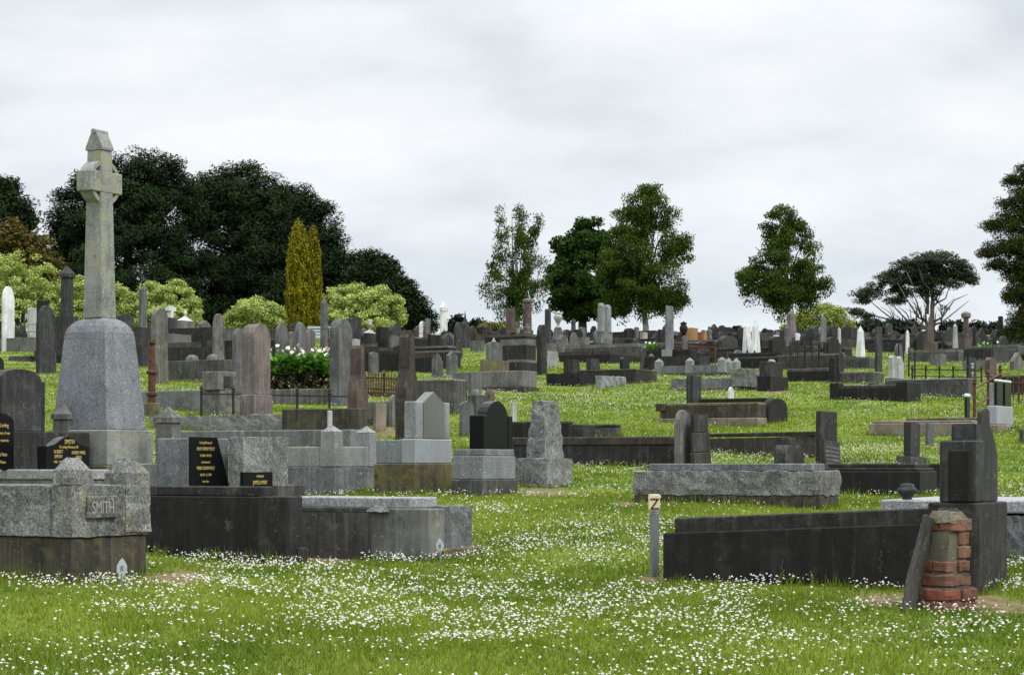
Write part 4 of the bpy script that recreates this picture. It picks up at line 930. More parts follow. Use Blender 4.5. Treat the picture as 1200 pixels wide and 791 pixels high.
mon('monument', 'slim grey obelisk before the brown one', 'monument', 918, 922, 928, 417, [T('shaft', 'obelisk', 38, 'greym', k=.25, cap=.15)])
mon('monument', 'tall brown obelisk under the right birch', 'monument', 922, 926, 933, 408, [T('base', 'box', 8, 'brown', ins=-1), T('shaft', 'obelisk', 37, 'sandp', k=.3)])
hs('tiny white headstone right of the brown obelisk', 932, 938, 390, 408, 'seg', 'white', split=.2)
hs('dark ornate gabled monument before the bright dome bush', 939, 956, 384, 410, 'shoulder', 'dark', split=.3)
r_, t_, s_ = mon('headstone', 'broad black two-tier headstone in the middle right', 'headstone', 887, 903, 924, 459, [T('base', 'box', 19, 'dark'), T('tablet', 'box', 17, 'darkm', ins=(2, 2, 6, 2)), T('vase', 'dome', 3, 'pale', fr=(.3, .5, .3, .6))])
mon('kerbed_grave', 'rough granite headstone with a low body stretching left', 'grave', 784, 868, 890, 458, [T('footing', 'box', 5, 'mossc'), T('body', 'rock', 14, 'gran_m', fr=(.1, .8, .1, 1.), at=2, amp=.03), T('headblock', 'rock', 21, 'rock', fr=(-.02, 1., -.02, .12), at=5, amp=.025)])
kb('dark kerb running right from the broad black headstone', 922, 975, 431, 447, 'dark', split=.97, cap='concd', caph=4)
mon('monument', 'slim granite obelisk on a grey pedestal before the dome bush', 'monument', 956, 964, 974, 422, [T('step', 'box', 5, 'concd'), T('pedestal', 'box', 17, 'concd', ins=2), T('shaft', 'obelisk', 30, 'gran_m', ins=(3, 3, 3, 3), k=.12, cap=.08)])
mon('monument', 'thin white post with a spiked top right of the granite obelisk', 'monument', 981, 983, 986, 416, [T('shaft', 'obelisk', 33, 'pale', k=.2, cap=.1)])
mon('monument', 'white obelisk rising before the dark bushes', 'monument', 1004, 1008, 1013, 421, [T('base', 'box', 3, 'pale', ins=-1), T('shaft', 'obelisk', 37, 'white', k=.35, cap=.2)])
hs('tall thin black slab standing before the dark bushes', 1025, 1034, 382, 441, 'flat', 'greyd', split=.35)
mon('headstone', 'mossy black double-fronted stone at the end of a dark kerb', 'headstone', 971, 979, 989, 449, [T('side', 'box', 30, 'dark', fr=(.0, .5, .2, 1.), at=0, ground=1), T('tablet', 'prof', 36, 'darkm', fr=(.35, 1., .0, .7), at=0, pk='seg', ground=1)])
kb('grey low kerb behind the thin black slab, farther', 986, 1027, 418, 432, 'concd', split=.8, cap='conc', caph=2)
kb('grey low kerb at the foot of the thin black slab', 984, 1036, 435, 450, 'concd', split=.75, cap='conc', caph=3)
mon('headstone', 'white double headstone on a grey base, dark figure behind', 'headstone', 1037, 1046, 1061, 452, [T('base', 'box', 9, 'concd'), T('tablet', 'prof', 27, 'pale', fr=(.02, .45, .1, .6), pk='seg'), T('tablet', 'prof', 27, 'pale', fr=(.5, .95, .1, .6), at=9, pk='shoulder')])
hs('grey rounded stone peeping above the white double headstone', 1048, 1058, 402, 432, 'round', 'greym', split=.3)
mon('monument', 'thin white post among dark stones left of the brown obelisk', 'monument', 1061, 1063, 1066, 416, [T('shaft', 'obelisk', 30, 'white', k=.2, cap=.12)])
mon('monument', 'brown obelisk on a broad base before the gum tree', 'monument', 1082, 1089, 1099, 414, [T('base', 'box', 14, 'brown'), T('shaft', 'obelisk', 32, 'brown', ins=4, k=.4)])
kb('long grey wall kerb before the brown obelisk', 1066, 1129, 409, 424, 'concd', split=.9, cap='conc', caph=3)
kb('square grey block against the long wall kerb', 1090, 1109, 414, 428, 'greym', split=.6, kind='stone_block', cat='block')
mon('monument', 'thin white pillar right of the brown obelisk', 'monument', 1116, 1119, 1123, 412, [T('shaft', 'obelisk', 34, 'pale', k=.3)])
mon('column', 'brown column with a big round capital on a brick base', 'column', 1123, 1131, 1141, 414, [T('base', 'box', 18, 'brown'), T('shaft', 'cyl', 24, 'brown', fr=(.3, .7, .3, .7), k=.15), T('capital', 'cap', 8, 'sandp', fr=(.3, .7, .3, .7), f=1.6)])
mon('column', 'thin dark leaning post right of the brown column', 'column', 1139, 1141, 1144, 418, [T('shaft', 'cyl', 33, 'dark')], tilt=(0, 3))
mon('column', 'dark slim column near the right-hand conifer', 'column', 1167, 1172, 1178, 410, [T('base', 'box', 6, 'conc', ins=-1), T('shaft', 'cyl', 34, 'greyd', fr=(.2, .8, .2, .8))])
r, t, s = mon('headstone', 'black upright headstone with white writing behind the railing', 'headstone', 1133, 1135, 1144, 446, [T('tablet', 'prof', 28, 'blackm', pk='flat')])
f = t[0]['foot']; lines([('IN LOVING', .07), ('MEMORY', .07), ('OF', .06), ('MOTHER', .07), ('1931', .07)], .40, .075, .07, f[2] - .004, (f[0] + f[1])/2, M['wlet'], r, squeeze=.6)
hs('dark brown headstone right of the white-lettered black one', 1154, 1168, 418, 442, 'seg', 'brown', split=.4)
kb('long stained concrete kerb carrying the black railing', 1038, 1142, 443, 466, 'concd', split=.93, cap='conc', caph=2)
kb('pale low kerb beyond the black headstone at right', 1128, 1168, 420, 434, 'conc', split=.85, cap='concd', caph=2)
kb('pale stone ledge by the dark slim column', 1145, 1190, 405, 418, 'concd', split=.8, cap='conc', caph=2)
kb('broad kerb at the right edge behind the white-topped stones', 1160, 1230, 439, 462, 'darkm', split=.8, cap='concd', caph=3)
hs('weathered pale stone at the right edge under the conifer', 1183, 1200, 412, 434, 'gable', 'sand', split=.3)
mon('headstone', 'two black slabs with white tops on a grey granite base', 'headstone', 1154, 1170, 1190, 507, [T('footing', 'box', 10, 'tan'), T('base', 'box', 22, 'smooth', ins=2),
    T('slab', 'box', 28, 'black', fr=(.08, .44, .22, .42), at=32), T('slab_top', 'box', 3, 'white', fr=(.07, .45, .2, .43), at=60.2), T('slab', 'box', 28, 'black', fr=(.56, .92, .22, .42), at=32), T('slab_top', 'box', 3, 'white', fr=(.55, .93, .2, .43), at=60.2), T('side', 'box', 27, 'gran_l', fr=(.1, .42, .43, .8), at=32)])
mon('kerbed_grave', 'flat tan concrete grave surround on the open lawn at right', 'grave', 1018, 1142, 1162, 512, [T('kerb', 'box', 17, 'tan'), T('ledger_slab', 'box', 3, 'tan', ins=4), T('rear_slab', 'box', 5, 'concd', fr=(.55, .98, .1, .75), at=19)], th=66)
mon('marker_post', 'thin black post with a white top behind the tan surround', 'post', 1130, 1133, 1137, 496, [T('post', 'box', 31, 'blackm'), T('top', 'box', 4, 'wpaint', ins=-.3)])
hs('brown weathered block standing on the tan surround', 1145, 1160, 478, 522, 'seg', 'darkb', split=.4)
mon('headstone', 'dark lichened post stone leaning on a rough footing', 'headstone', 1050, 1068, 1088, 547, [T('footing', 'rock', 12, 'concd', amp=.02), T('tablet', 'prof', 40, 'greyd', fr=(.15, .72, .25, .7), pk='flat')], tilt=(0, 2))
mon('marker_post', 'short grey stone marker on the lawn below the tan surround', 'post', 1084, 1088, 1095, 523, [T('post', 'taper', 28, 'greym', k=.1)])
mon('marker_post', 'short dark marker cut by the right edge of the lawn', 'post', 1194, 1198, 1206, 520, [T('post', 'taper', 17, 'greyd', k=.1)])
mon('kerbed_grave', 'dark coffin-shaped grave with round corner knobs on the lawn', 'grave', 974, 1061, 1076, 471, [T('kerb', 'box', 18, 'dark'), T('ledger_slab', 'box', 3, 'concd', fr=(.15, .85, .14, .86), at=18.1),
    T('knob', 'box', 24, 'dark', fr=(-.03, .4, .9, 1.02), at=0, ground=1), T('knob', 'dome', 6, 'dark', fr=(.2, .6, .45, .55)), T('knob', 'box', 24, 'dark', fr=(-.03, 1.03, -.03, .12), at=0, ground=1)])
r, t, s = mon('kerbed_grave', 'brown mossy kerb with a dark arched end on the open lawn', 'grave', 772, 888, 899, 500, [T('base_course', 'box', 11, 'tan'), T('kerb', 'box', 14, 'darkb', ins=1), T('cap', 'box', 4, 'mossc', ins=0), T('corner_block', 'box', 9, 'mossd', fr=(-.05, .7, .93, 1.03), at=20)])
hs('dark arched end stone right of the brown mossy kerb', 893, 923, 466, 497, 'seg', 'dark', split=.25)
kb('dark kerb top behind the brown mossy kerb', 818, 912, 466, 490, 'dark', split=.85)
hs('grey square headstone standing on the brown mossy kerb', 804, 822, 440, 486, 'flat', 'greyd', split=.45)
hs('small white peg stone beside the grey square headstone', 853, 860, 453, 476, 'round', 'white', split=.3)
mon('flower_vase', 'red grave vase at the end of the rusty picket fence', 'vase', 464, 467, 471, 466, [T('pot', 'urn', 22, 'redpl')])
hs('small grey boulder headstone behind the rusty picket fence', 455, 470, 462, 500, 'round', 'conc', split=.3)
kb('low beige kerb blocks with round tops below the rusty picket fence', 424, 466, 470, 500, 'conc', split=.7, base='darkb', baseh=8)
hs('short sandy marker stone in the grass below the rusty picket fence', 437, 453, 472, 506, 'flat', 'tan', split=.2)
kb('brown mossy kerb running under the iron rail', 330, 430, 478, 518, 'mossd', split=.9)
kb('white capped kerb stub in front of the brown mossy kerb', 383, 390, 481, 520, 'pale', split=.4, kind='marker_post', cat='post')
kb('long sandstone kerb under the white lilies', 256, 388, 455, 474, 'sand', split=.95, kind='grave_kerb', cat='kerb')

# ------------------------------------------------------------------ crowded far rows
rf = random.Random(21)
LAB = {'dark': 'dark weathered headstone among the crowded far rows', 'pale': 'pale headstone among the crowded far rows', 'kerb': 'low dark kerb among the crowded far rows'}
cnt = 0
def lawn(x, yb):
    return any(x0 < x < x1 and y0 < yb < y1 for x0, x1, y0, y1 in ((528, 640, 404, 440), (640, 775, 412, 440), (420, 465, 401, 420), (1020, 1150, 414, 440), (980, 1020, 410, 424), (-20, 60, 404, 440), (330, 400, 400, 440)))
for k in range(6000):
    if cnt >= 265: break
    x = rf.uniform(-15, 1215); yb = rf.choice((397, 398.5, 400, 401, 402, 404, 406, 408, 410, 413, 417, 421, 426)) + rf.uniform(-.6, .6)
    if (x < 330 and yb < 399) or lawn(x, yb): continue
    if x < 520 and rf.random() < .5: continue
    C = at(x, yb); s = F/C.y
    if any((C.x - a)**2 + (C.y - b)**2 < (q + .30)**2 for a, b, q in PLACED): continue
    ty = rf.random(); w = rf.uniform(.4, .75)*s; h = rf.uniform(.4, .95)*s*(1.25 if rf.random() < .1 else 1)
    if ty < .50:
        hs(LAB['dark'], x - w*.5, x + w*.5, yb - h, yb, rf.choice(('round', 'gothic', 'seg', 'flat', 'shoulder', 'gable')), rf.choice(('greyd', 'darkm', 'dark', 'dark', 'dark', 'greyd')), split=rf.uniform(.2, .4), base=rf.choice((None, 'concd', 'darkm')), tilt=(rf.gauss(0, 2.2), rf.gauss(0, 2.2)), group='dark headstones of the far rows')
    elif ty < .60:
        hs(LAB['pale'], x - w*.4, x + w*.4, yb - h*.8, yb, rf.choice(('round', 'gothic', 'seg', 'gable')), rf.choice(('greym', 'pale', 'greym', 'gran_l')), split=rf.uniform(.2, .4), base='concd', tilt=(rf.gauss(0, 2), rf.gauss(0, 2)), group='pale headstones of the far rows')
    else:
        kb(LAB['kerb'], x - 24, x + 24, yb - rf.uniform(.3, .5)*s, yb, rf.choice(('dark', 'dark', 'darkm', 'darkb')), split=.8, cap=rf.choice((None, 'concd', 'darkm')), caph=2, group='dark kerbs of the far rows')
    cnt += 1
cnt = 0
for k in range(4000):
    if cnt >= 110: break
    x = rf.uniform(-10, 1210); yb = rf.choice((400, 402, 404, 407, 410, 414, 418, 423, 428, 433)) + rf.uniform(-1, 1)
    if lawn(x, yb) or (x < 500 and yb > 424) or (yb > 424 and 640 < x < 780) or (yb > 424 and x > 1000): continue
    C = at(x, yb); s = F/C.y
    if any(abs(C.x - a) < q*.8 + .45 and abs(C.y - b) < q*.7 + .35 for a, b, q in PLACED): continue
    wk = rf.uniform(.75, 1.15)*s
    kb(LAB['kerb'], x - wk, x + wk, yb - rf.uniform(.28, .55)*s, yb, rf.choice(('dark', 'dark', 'darkm', 'darkb', 'concd')), split=rf.uniform(.75, .9), cap=rf.choice((None, 'concd', 'darkm', 'conc')), caph=2, group='dark kerbs of the far rows'); cnt += 1
# ------------------------------------------------------------------ ground
SOIL = []   # (x, y, rx, ry): bare earth patches, from pixel ellipses
for px, py, rxp, ryp in ((1030, 702, 45, 9), (1165, 708, 50, 14), (205, 676, 50, 9), (385, 656, 55, 8), (770, 678, 30, 7), (640, 577, 45, 5), (455, 506, 16, 7), (470, 496, 14, 4), (905, 459, 22, 2.5), (560, 741, 16, 3), (1090, 521, 12, 3), (735, 590, 22, 4)):
    c = at(px, py); k = F/c.y; dy = abs(at(px, py - ryp).y - at(px, py + ryp).y)/2
    SOIL.append((c.x, c.y, rxp/k, dy))
def soil(x, y):
    v = np.zeros_like(x)
    for cx, cy, rx, ry in SOIL:
        d = np.sqrt(((x - cx)/rx)**2 + ((y - cy)/ry)**2)
        v = np.maximum(v, np.clip(1.35 - d + .22*np.sin(x*13 + cy)*np.sin(y*11 + cx), 0, 1))
    return v

ys = np.concatenate([np.arange(-30, 6, 3.), np.arange(6, 45, .14), np.arange(45, 130, .7), np.arange(130, 300, 6), np.arange(300, 720, 30)])
us = np.concatenate([np.linspace(-300, -40, 14), np.linspace(-39, -13, 20), np.linspace(-12.8, 12.8, 150), np.linspace(13, 39, 20), np.linspace(40, 300, 14)])
X, Y = np.meshgrid(us, ys); Zg = G(X, Y); nyy, nxx = X.shape
me = bpy.data.meshes.new('ground'); me.vertices.add(X.size); me.vertices.foreach_set('co', np.stack([X, Y, Zg], -1).astype(np.float32).ravel())
ii = (np.arange(nyy - 1)[:, None]*nxx + np.arange(nxx - 1)[None]).ravel(); q = np.stack([ii, ii + 1, ii + nxx + 1, ii + nxx], 1).astype(np.int32)
me.loops.add(q.size); me.loops.foreach_set('vertex_index', q.ravel()); me.polygons.add(len(q)); me.polygons.foreach_set('loop_start', np.arange(0, q.size, 4, dtype=np.int32)); me.update(calc_edges=True)
me.polygons.foreach_set('use_smooth', np.ones(len(q), bool))
at_ = me.attributes.new('earth', 'FLOAT', 'POINT'); at_.data.foreach_set('value', soil(X, Y).astype(np.float32).ravel())
m, nt, b, out = newmat('lawn'); ge = nd(nt, 'ShaderNodeNewGeometry'); pos = ge.outputs['Position']
c = mix(nt, ramp(nt, noise_node(nt, pos, .55, 5, .6), [(.38, 0.), (.62, 1.)]), (.088, .137, .015), (.165, .21, .028))
c = mix(nt, ramp(nt, noise_node(nt, pos, 3.1, 6, .7), [(.5, 0.), (.72, .65)]), c, (.19, .22, .05))
c = mix(nt, ramp(nt, noise_node(nt, pos, 25, 4, .7), [(.45, 0.), (.7, .6)]), c, (.06, .10, .014))
e_ = mix(nt, ramp(nt, noise_node(nt, pos, 14, 6, .7), [(.4, 0.), (.6, 1.)]), (.11, .075, .038), (.24, .18, .11))
an = nd(nt, 'ShaderNodeAttribute', attribute_name='earth'); nt.links.new(mix(nt, an.outputs['Fac'], c, e_), b.inputs['Base Color'])
b.inputs['Roughness'].default_value = .95; b.inputs['Specular IOR Level'].default_value = .1
bp = nd(nt, 'ShaderNodeBump'); bp.inputs['Strength'].default_value = .6; bp.inputs['Distance'].default_value = .05
nt.links.new(noise_node(nt, pos, 18, 6, .75), bp.inputs['Height']); nt.links.new(bp.outputs[0], b.inputs['Normal'])
tag(link('ground', me, m), 'rising lawn of the cemetery', None, None, 'structure')

# cheap value noise for scattering
_gr = np.random.default_rng(5).random((256, 256))
def vnoise(x, y, sc):
    x = x*sc + 57.3; y = y*sc + 91.7; xi = np.floor(x).astype(int); yi = np.floor(y).astype(int); fx = x - xi; fy = y - yi
    fx = fx*fx*(3 - 2*fx); fy = fy*fy*(3 - 2*fy); g = lambda a, b_: _gr[a % 256, b_ % 256]
    return (g(xi, yi)*(1 - fx) + g(xi + 1, yi)*fx)*(1 - fy) + (g(xi, yi + 1)*(1 - fx) + g(xi + 1, yi + 1)*fx)*fy
def spread(d0, d1, per, margin=1.6):
    """even random points over the part of the lawn in and just beside the view"""
    A = (d1**2 - d0**2)*.25 + 2*margin*(d1 - d0); n = int(A*per)
    y = np.sqrt(RNG.random(n)*(d1**2 - d0**2) + d0**2); x = (RNG.random(n)*2 - 1)*(y*.252 + margin)
    return x, y

# grass blades
def grass_mat():
    m, nt, b, out = newmat('grass blades'); ge = nd(nt, 'ShaderNodeNewGeometry'); pos = ge.outputs['Position']
    c = mix(nt, ramp(nt, noise_node(nt, pos, .55, 5, .6), [(.38, 0.), (.62, 1.)]), (.102, .168, .014), (.195, .258, .028))
    c = mix(nt, ramp(nt, noise_node(nt, pos, 2.3, 5, .65), [(.52, 0.), (.72, .6)]), c, (.20, .225, .04))
    c = mix(nt, ramp(nt, ge.outputs['Random Per Island'], [(.90, 0.), (.99, .7)]), c, (.24, .20, .08))
    hs_ = nd(nt, 'ShaderNodeHueSaturation'); mr = nd(nt, 'ShaderNodeMapRange'); mr.inputs['To Min'].default_value = .6; mr.inputs['To Max'].default_value = 1.35
    nt.links.new(ge.outputs['Random Per Island'], mr.inputs[0]); nt.links.new(mr.outputs[0], hs_.inputs['Value']); nt.links.new(c, hs_.inputs['Color'])
    nt.links.new(hs_.outputs[0], b.inputs['Base Color']); b.inputs['Roughness'].default_value = .6; b.inputs['Specular IOR Level'].default_value = .05
    tr = nd(nt, 'ShaderNodeBsdfTranslucent'); nt.links.new(hs_.outputs[0], tr.inputs[0]); ms = nd(nt, 'ShaderNodeMixShader'); ms.inputs[0].default_value = .35
    nt.links.new(b.outputs[0], ms.inputs[1]); nt.links.new(tr.outputs[0], ms.inputs[2]); nt.links.new(ms.outputs[0], out.inputs[0])
    return m
bl = []
for d0, d1, per, w, h in ((8.2, 14, 3800, .0038, .034), (14, 22, 1700, .0055, .034), (22, 38, 520, .009, .036), (38, 62, 150, .017, .036), (62, 118, 36, .035, .04)):
    x, y = spread(d0, d1, per); keep = RNG.random(len(x)) > soil(x, y)*1.1
    x, y = x[keep], y[keep]; n = len(x)
    tall = .55 + .9*vnoise(x, y, 1.7)**1.5 + .5*(vnoise(x, y, 6) > .72)
    hh = h*tall*RNG.uniform(.6, 1.25, n); az = RNG.uniform(0, 6.283, n); ln = RNG.uniform(.1, .75, n)*hh; aw = RNG.uniform(0, 6.283, n)
    B = np.stack([x, y, G(x, y) - .004], 1); W = np.stack([np.cos(aw), np.sin(aw), np.zeros(n)], 1)*(w*RNG.uniform(.7, 1.3, n))[:, None]
    Tp = B + np.stack([np.cos(az)*ln, np.sin(az)*ln, hh], 1)
    bl.append(np.stack([B - W, B + W, Tp], 1))
for cx_, cy_, a_, b_, th_ in FOOT:      # longer tufts the mower missed along the stones
    per_ = 2*(a_ + b_); n = int(per_*(170 if cy_ < 20 else 90 if cy_ < 34 else 40)); q = RNG.random(n)*per_; w_ = RNG.uniform(.0, .05, n)
    lx = np.where(q < a_, q - a_/2, np.where(q < a_ + b_, a_/2 + w_, np.where(q < 2*a_ + b_, q - a_ - b_ - a_/2, -a_/2 - w_)))
    ly = np.where(q < a_, -b_/2 - w_, np.where(q < a_ + b_, q - a_ - b_/2, np.where(q < 2*a_ + b_, b_/2 + w_, q - 2*a_ - b_ - b_/2)))
    x = cx_ + lx*math.cos(th_) - ly*math.sin(th_); y = cy_ + lx*math.sin(th_) + ly*math.cos(th_)
    keep = (vnoise(x, y, 3.) > .30) & (RNG.random(n) > soil(x, y)); x, y = x[keep], y[keep]; n = len(x)
    hh = RNG.uniform(.04, .10, n)*(.5 + vnoise(x, y, 5.)); az = RNG.uniform(0, 6.283, n); ln = RNG.uniform(.1, .7, n)*hh; aw = RNG.uniform(0, 6.283, n)
    B = np.stack([x, y, G(x, y) - .004], 1); W = np.stack([np.cos(aw), np.sin(aw), np.zeros(n)], 1)*((.0045 if cy_ < 20 else .008)*RNG.uniform(.7, 1.3, n))[:, None]
    bl.append(np.stack([B - W, B + W, B + np.stack([np.cos(az)*ln, np.sin(az)*ln, hh], 1)], 1))
g = faces_mesh('grass', np.concatenate(bl), grass_mat()); tag(g, 'short green grass of the cemetery lawn', 'grass', None, 'stuff')

# daisies: little domed heads with a yellow eye, drifting in bands
def daisies(d0, d1, per, rad, seg, eye):
    x, y = spread(d0, d1, per)
    n1 = vnoise(x, y*.7, .55)*.55 + vnoise(x, y*.8, 1.6)*.45; n2 = vnoise(x, y, 4.5)
    px_ = CX + x/y*F; band = .8 + .9*np.exp(-((y - 12.2)/1.6)**2) + .8*np.exp(-((y - 16.5)/3.2)**2)*(px_ < 800) - .25*(px_ > 1000)*(y < 16)
    pr = np.clip((n1 - .38)*3.2, .08, 1)*np.clip((n2 - .25)*2.4, .06, 1)*np.clip(band, .1, 1)
    keep = (RNG.random(len(x)) < pr) & (soil(x, y) < .45); x, y = x[keep], y[keep]; n = len(x)
    z = G(x, y) + RNG.uniform(.03, .075, n); r = rad*RNG.uniform(.55, 1.3, n); c = np.stack([x, y, z], 1)
    nz = np.stack([RNG.normal(0, .33, n), RNG.normal(-.12, .33, n), np.ones(n)], 1); nz /= np.linalg.norm(nz, axis=1)[:, None]
    t1 = np.cross(nz, [1., .2, 0]); t1 /= np.linalg.norm(t1, axis=1)[:, None]; t2 = np.cross(nz, t1)
    rim = [c + (t1*math.cos(6.283*k/seg) + t2*math.sin(6.283*k/seg))*r[:, None] - nz*(r*.45)[:, None] for k in range(seg)]
    top = c + nz*(r*.25)[:, None]
    V = np.concatenate([np.stack([rim[k], rim[(k + 1) % seg], top], 1) for k in range(seg)])
    E = None
    if eye:
        e = c + nz*(r*.30)[:, None]; E = np.stack([e + (t1*math.cos(6.283*k/5) + t2*math.sin(6.283*k/5))*(r*.36)[:, None] for k in range(5)], 1)
    return V, E
Vs = []; Es = []
for a_ in ((8.2, 16, 760, .0071, 7, True), (16, 30, 380, .0076, 6, True), (30, 52, 110, .0098, 5, False), (52, 116, 30, .012, 4, False)):
    V, E = daisies(*a_); Vs.append(V)
    if E is not None: Es.append(E)
wm = flat('daisy petals', (.62, .62, .61), rough=.9, var=.25)
root = faces_mesh('daisies', np.concatenate(Vs), wm); tag(root, 'white daisies scattered in drifts over the lawn', 'daisies', None, 'stuff')
o = faces_mesh('eyes', np.concatenate(Es), flat('daisy eyes', (.62, .43, .04), rough=.8, var=.1), root); o['kind'] = 'stuff'

# ------------------------------------------------------------------ trees
def crown_pts(rg, lobes, ncl, shell):
    vol = np.array([(l[1][0]*l[1][1]*l[1][2])**(2/3.) for l in lobes]); ch = rg.choice(len(lobes), ncl, p=vol/vol.sum())
    d = rg.normal(size=(ncl, 3)); d /= np.linalg.norm(d, axis=1)[:, None]; rad = rg.random(ncl)**shell
    C = np.array([l[0] for l in lobes])[ch]; Rr = np.array([l[1] for l in lobes])[ch]
    return C + d*Rr*rad[:, None], d*Rr, ch

def leaves(name, lobes, ncl, per, size, mat, root, seed, sig=(.3, .3, .2), shell=.35, aspect=.5, up=.4, hang=False, lump=None):
    """leaf clumps through the lobes' volume; lobes: (px, py, depth, rx px, ry px, depth ratio)"""
    rg = np.random.default_rng(seed); LB = []
    for px, py, d, rx, ry, dr in lobes:
        c = P(px, py, d); LB.append(((c.x, c.y, c.z), (rx*d/F, rx*d/F*dr, ry*d/F)))
    if lump:
        for (c0, r0) in list(LB):
            for q in range(lump[0]):
                dd = rg.normal(size=3); dd /= np.linalg.norm(dd); dd[2] = abs(dd[2])*1.0 if rg.random() < .75 else dd[2]
                k_ = lump[1]*rg.uniform(.7, 1.25); m_ = (r0[0]*r0[1]*r0[2])**(1/3.)
                LB.append((tuple(c0[i] + dd[i]*r0[i]*lump[2] for i in range(3)), (m_*k_, m_*k_, m_*k_*.85)))
    cp, outw, _ = crown_pts(rg, LB, ncl, shell); n = ncl*per
    k = np.repeat(np.arange(ncl), per); gg = rg.normal(size=(n, 3)); gl = np.linalg.norm(gg, axis=1)[:, None]; gg *= np.minimum(1, 1.75/gl)*np.where(gl > 1.75, rg.random((n, 1))**.4, 1)
    p = cp[k] + gg*np.array(sig)
    if hang: p[:, 2] -= np.minimum(np.abs(rg.normal(0, hang, n)), hang*1.7)*rg.random(ncl)[k]*1.5
    o_ = outw[k]; o_ = o_/(np.linalg.norm(o_, axis=1)[:, None] + 1e-6)
    nrm = o_*.55 + np.array([0, 0, up]) + rg.normal(size=(n, 3))*.6; nrm /= np.linalg.norm(nrm, axis=1)[:, None]
    a = rg.normal(size=(n, 3)); 
    if hang: a = a*.35 + np.array([0, 0, -1.])
    t = a - nrm*np.sum(a*nrm, 1)[:, None]; t /= np.linalg.norm(t, axis=1)[:, None]; s = np.cross(nrm, t); sz = (size*rg.uniform(.6, 1.3, n))[:, None]
    base = np.array(root.location)
    p = p - base
    V = np.stack([p - t*sz*.5, p + s*sz*aspect*.5, p + t*sz*.5, p - s*sz*aspect*.5], 1)
    return faces_mesh(name, V, mat, root)

def tree_root(kind, label, cat, px, d, group=None):
    x = (px - CX)/F*d; o = empty(kind, Vector((x, d, float(G(x, d))))); tag(o, label, cat, group); return o

def limbs(root, mat, paths, name='trunk', n=8):
    """paths: lists of (px, py, depth, radius m); the first point may sit on the ground with py None"""
    bm = bmesh.new(); base = Vector(root.location)
    for path in paths:
        pts = []; rad = []
        for px, py, d, r in path:
            if py is None: q = Vector(((px - CX)/F*d, d, float(G((px - CX)/F*d, d)) - .3))
            else: q = P(px, py, d)
            pts.append(q - base); rad.append(r)
        # soften the path
        P2 = []; R2 = []
        for i in range(len(pts) - 1):
            for k in range(3):
                q = k/3; P2.append(pts[i].lerp(pts[i+1], q) + (Vector((noise.noise(pts[i]*3 + Vector((k, 0, 0))), noise.noise(pts[i]*2 + Vector((0, k, 5))), 0))*rad[i]*.6 if k else Vector())); R2.append(rad[i]*(1 - q) + rad[i+1]*q)
        P2.append(pts[-1]); R2.append(rad[-1]); tube(bm, P2, R2, n)
    return bm_obj(name, bm, M[mat], root, True)

rt = random.Random(3)
# dark pines
def pine(label, px, d, lobes, seed, ncl, trunk_top):
    r = tree_root('pine_tree', label, 'tree', px, d)
    limbs(r, 'bark', [[(px, None, d, .45), (px, trunk_top + 90, d, .35), (px + 3, trunk_top + 12, d, .08)]] + [[(px, trunk_top + 60 + 25*k, d, .14), (px + sg*(28 + 6*k), trunk_top + 45 + 25*k, d + rt.uniform(-3, 3), .03)] for k in range(4) for sg in (-1, 1)])
    leaves('crown', lobes, int(ncl*.62), 180, .33, L['pine'], r, seed, sig=(.62, .62, .40), shell=.2, aspect=.36, up=.8)
pine('huge dark pine, leftmost of the big grove behind the Celtic cross', 150, 178, [(150, 235, 178, 52, 55, .9), (118, 255, 178, 52, 55, .9), (175, 215, 178, 44, 38, .9), (90, 275, 178, 34, 60, .9), (200, 250, 178, 40, 60, .9), (150, 310, 178, 85, 60, .8), (80, 320, 178, 26, 50, .8), (170, 345, 178, 70, 40, .7), (150, 370, 178, 90, 28, .6), (95, 360, 178, 40, 35, .6)], 31, 1500, 176)
pine('huge dark pine in the middle of the big grove', 275, 182, [(280, 228, 182, 42, 38, .9), (255, 245, 182, 42, 42, .9), (305, 250, 182, 40, 48, .9), (235, 240, 182, 32, 36, .9), (270, 300, 182, 70, 60, .8), (240, 340, 182, 60, 50, .8), (310, 330, 182, 55, 60, .8), (250, 372, 182, 70, 26, .6), (300, 372, 182, 60, 26, .6)], 32, 1400, 190)
pine('huge dark pine sloping down at the right of the big grove', 350, 186, [(340, 255, 186, 36, 38, .9), (365, 275, 186, 36, 45, .9), (385, 310, 186, 29, 50, .9), (345, 320, 186, 60, 60, .8), (330, 290, 186, 40, 50, .8), (388, 350, 186, 27, 45, .8), (320, 355, 186, 50, 38, .8), (370, 372, 186, 50, 26, .6), (330, 372, 186, 50, 26, .6)], 33, 1300, 218)
pine('smaller dark pine stepping down to the skyline, right of the grove', 450, 176, [(428, 318, 176, 16, 26, .9), (446, 336, 176, 24, 32, .9), (464, 352, 176, 20, 28, .9), (481, 365, 176, 15, 20, .9), (440, 368, 176, 34, 26, .8), (497, 378, 176, 10, 12, .8)], 34, 750, 291)
pine('dark pine at the far left edge of the photo', 5, 150, [(3, 230, 150, 16, 20, .9), (-8, 255, 150, 30, 30, .9), (22, 250, 150, 14, 16, .9), (-5, 285, 150, 42, 30, .9), (30, 262, 150, 12, 8, .9)], 35, 420, 206)
r = tree_root('olive_shrub', 'big olive brown shrub behind the pale bushes at far left', 'shrub', 20, 138)
limbs(r, 'bark', [[(20, None, 138, .2), (22, 330, 138, .1)], [(20, 370, 138, .12), (45, 310, 138, .04)]])
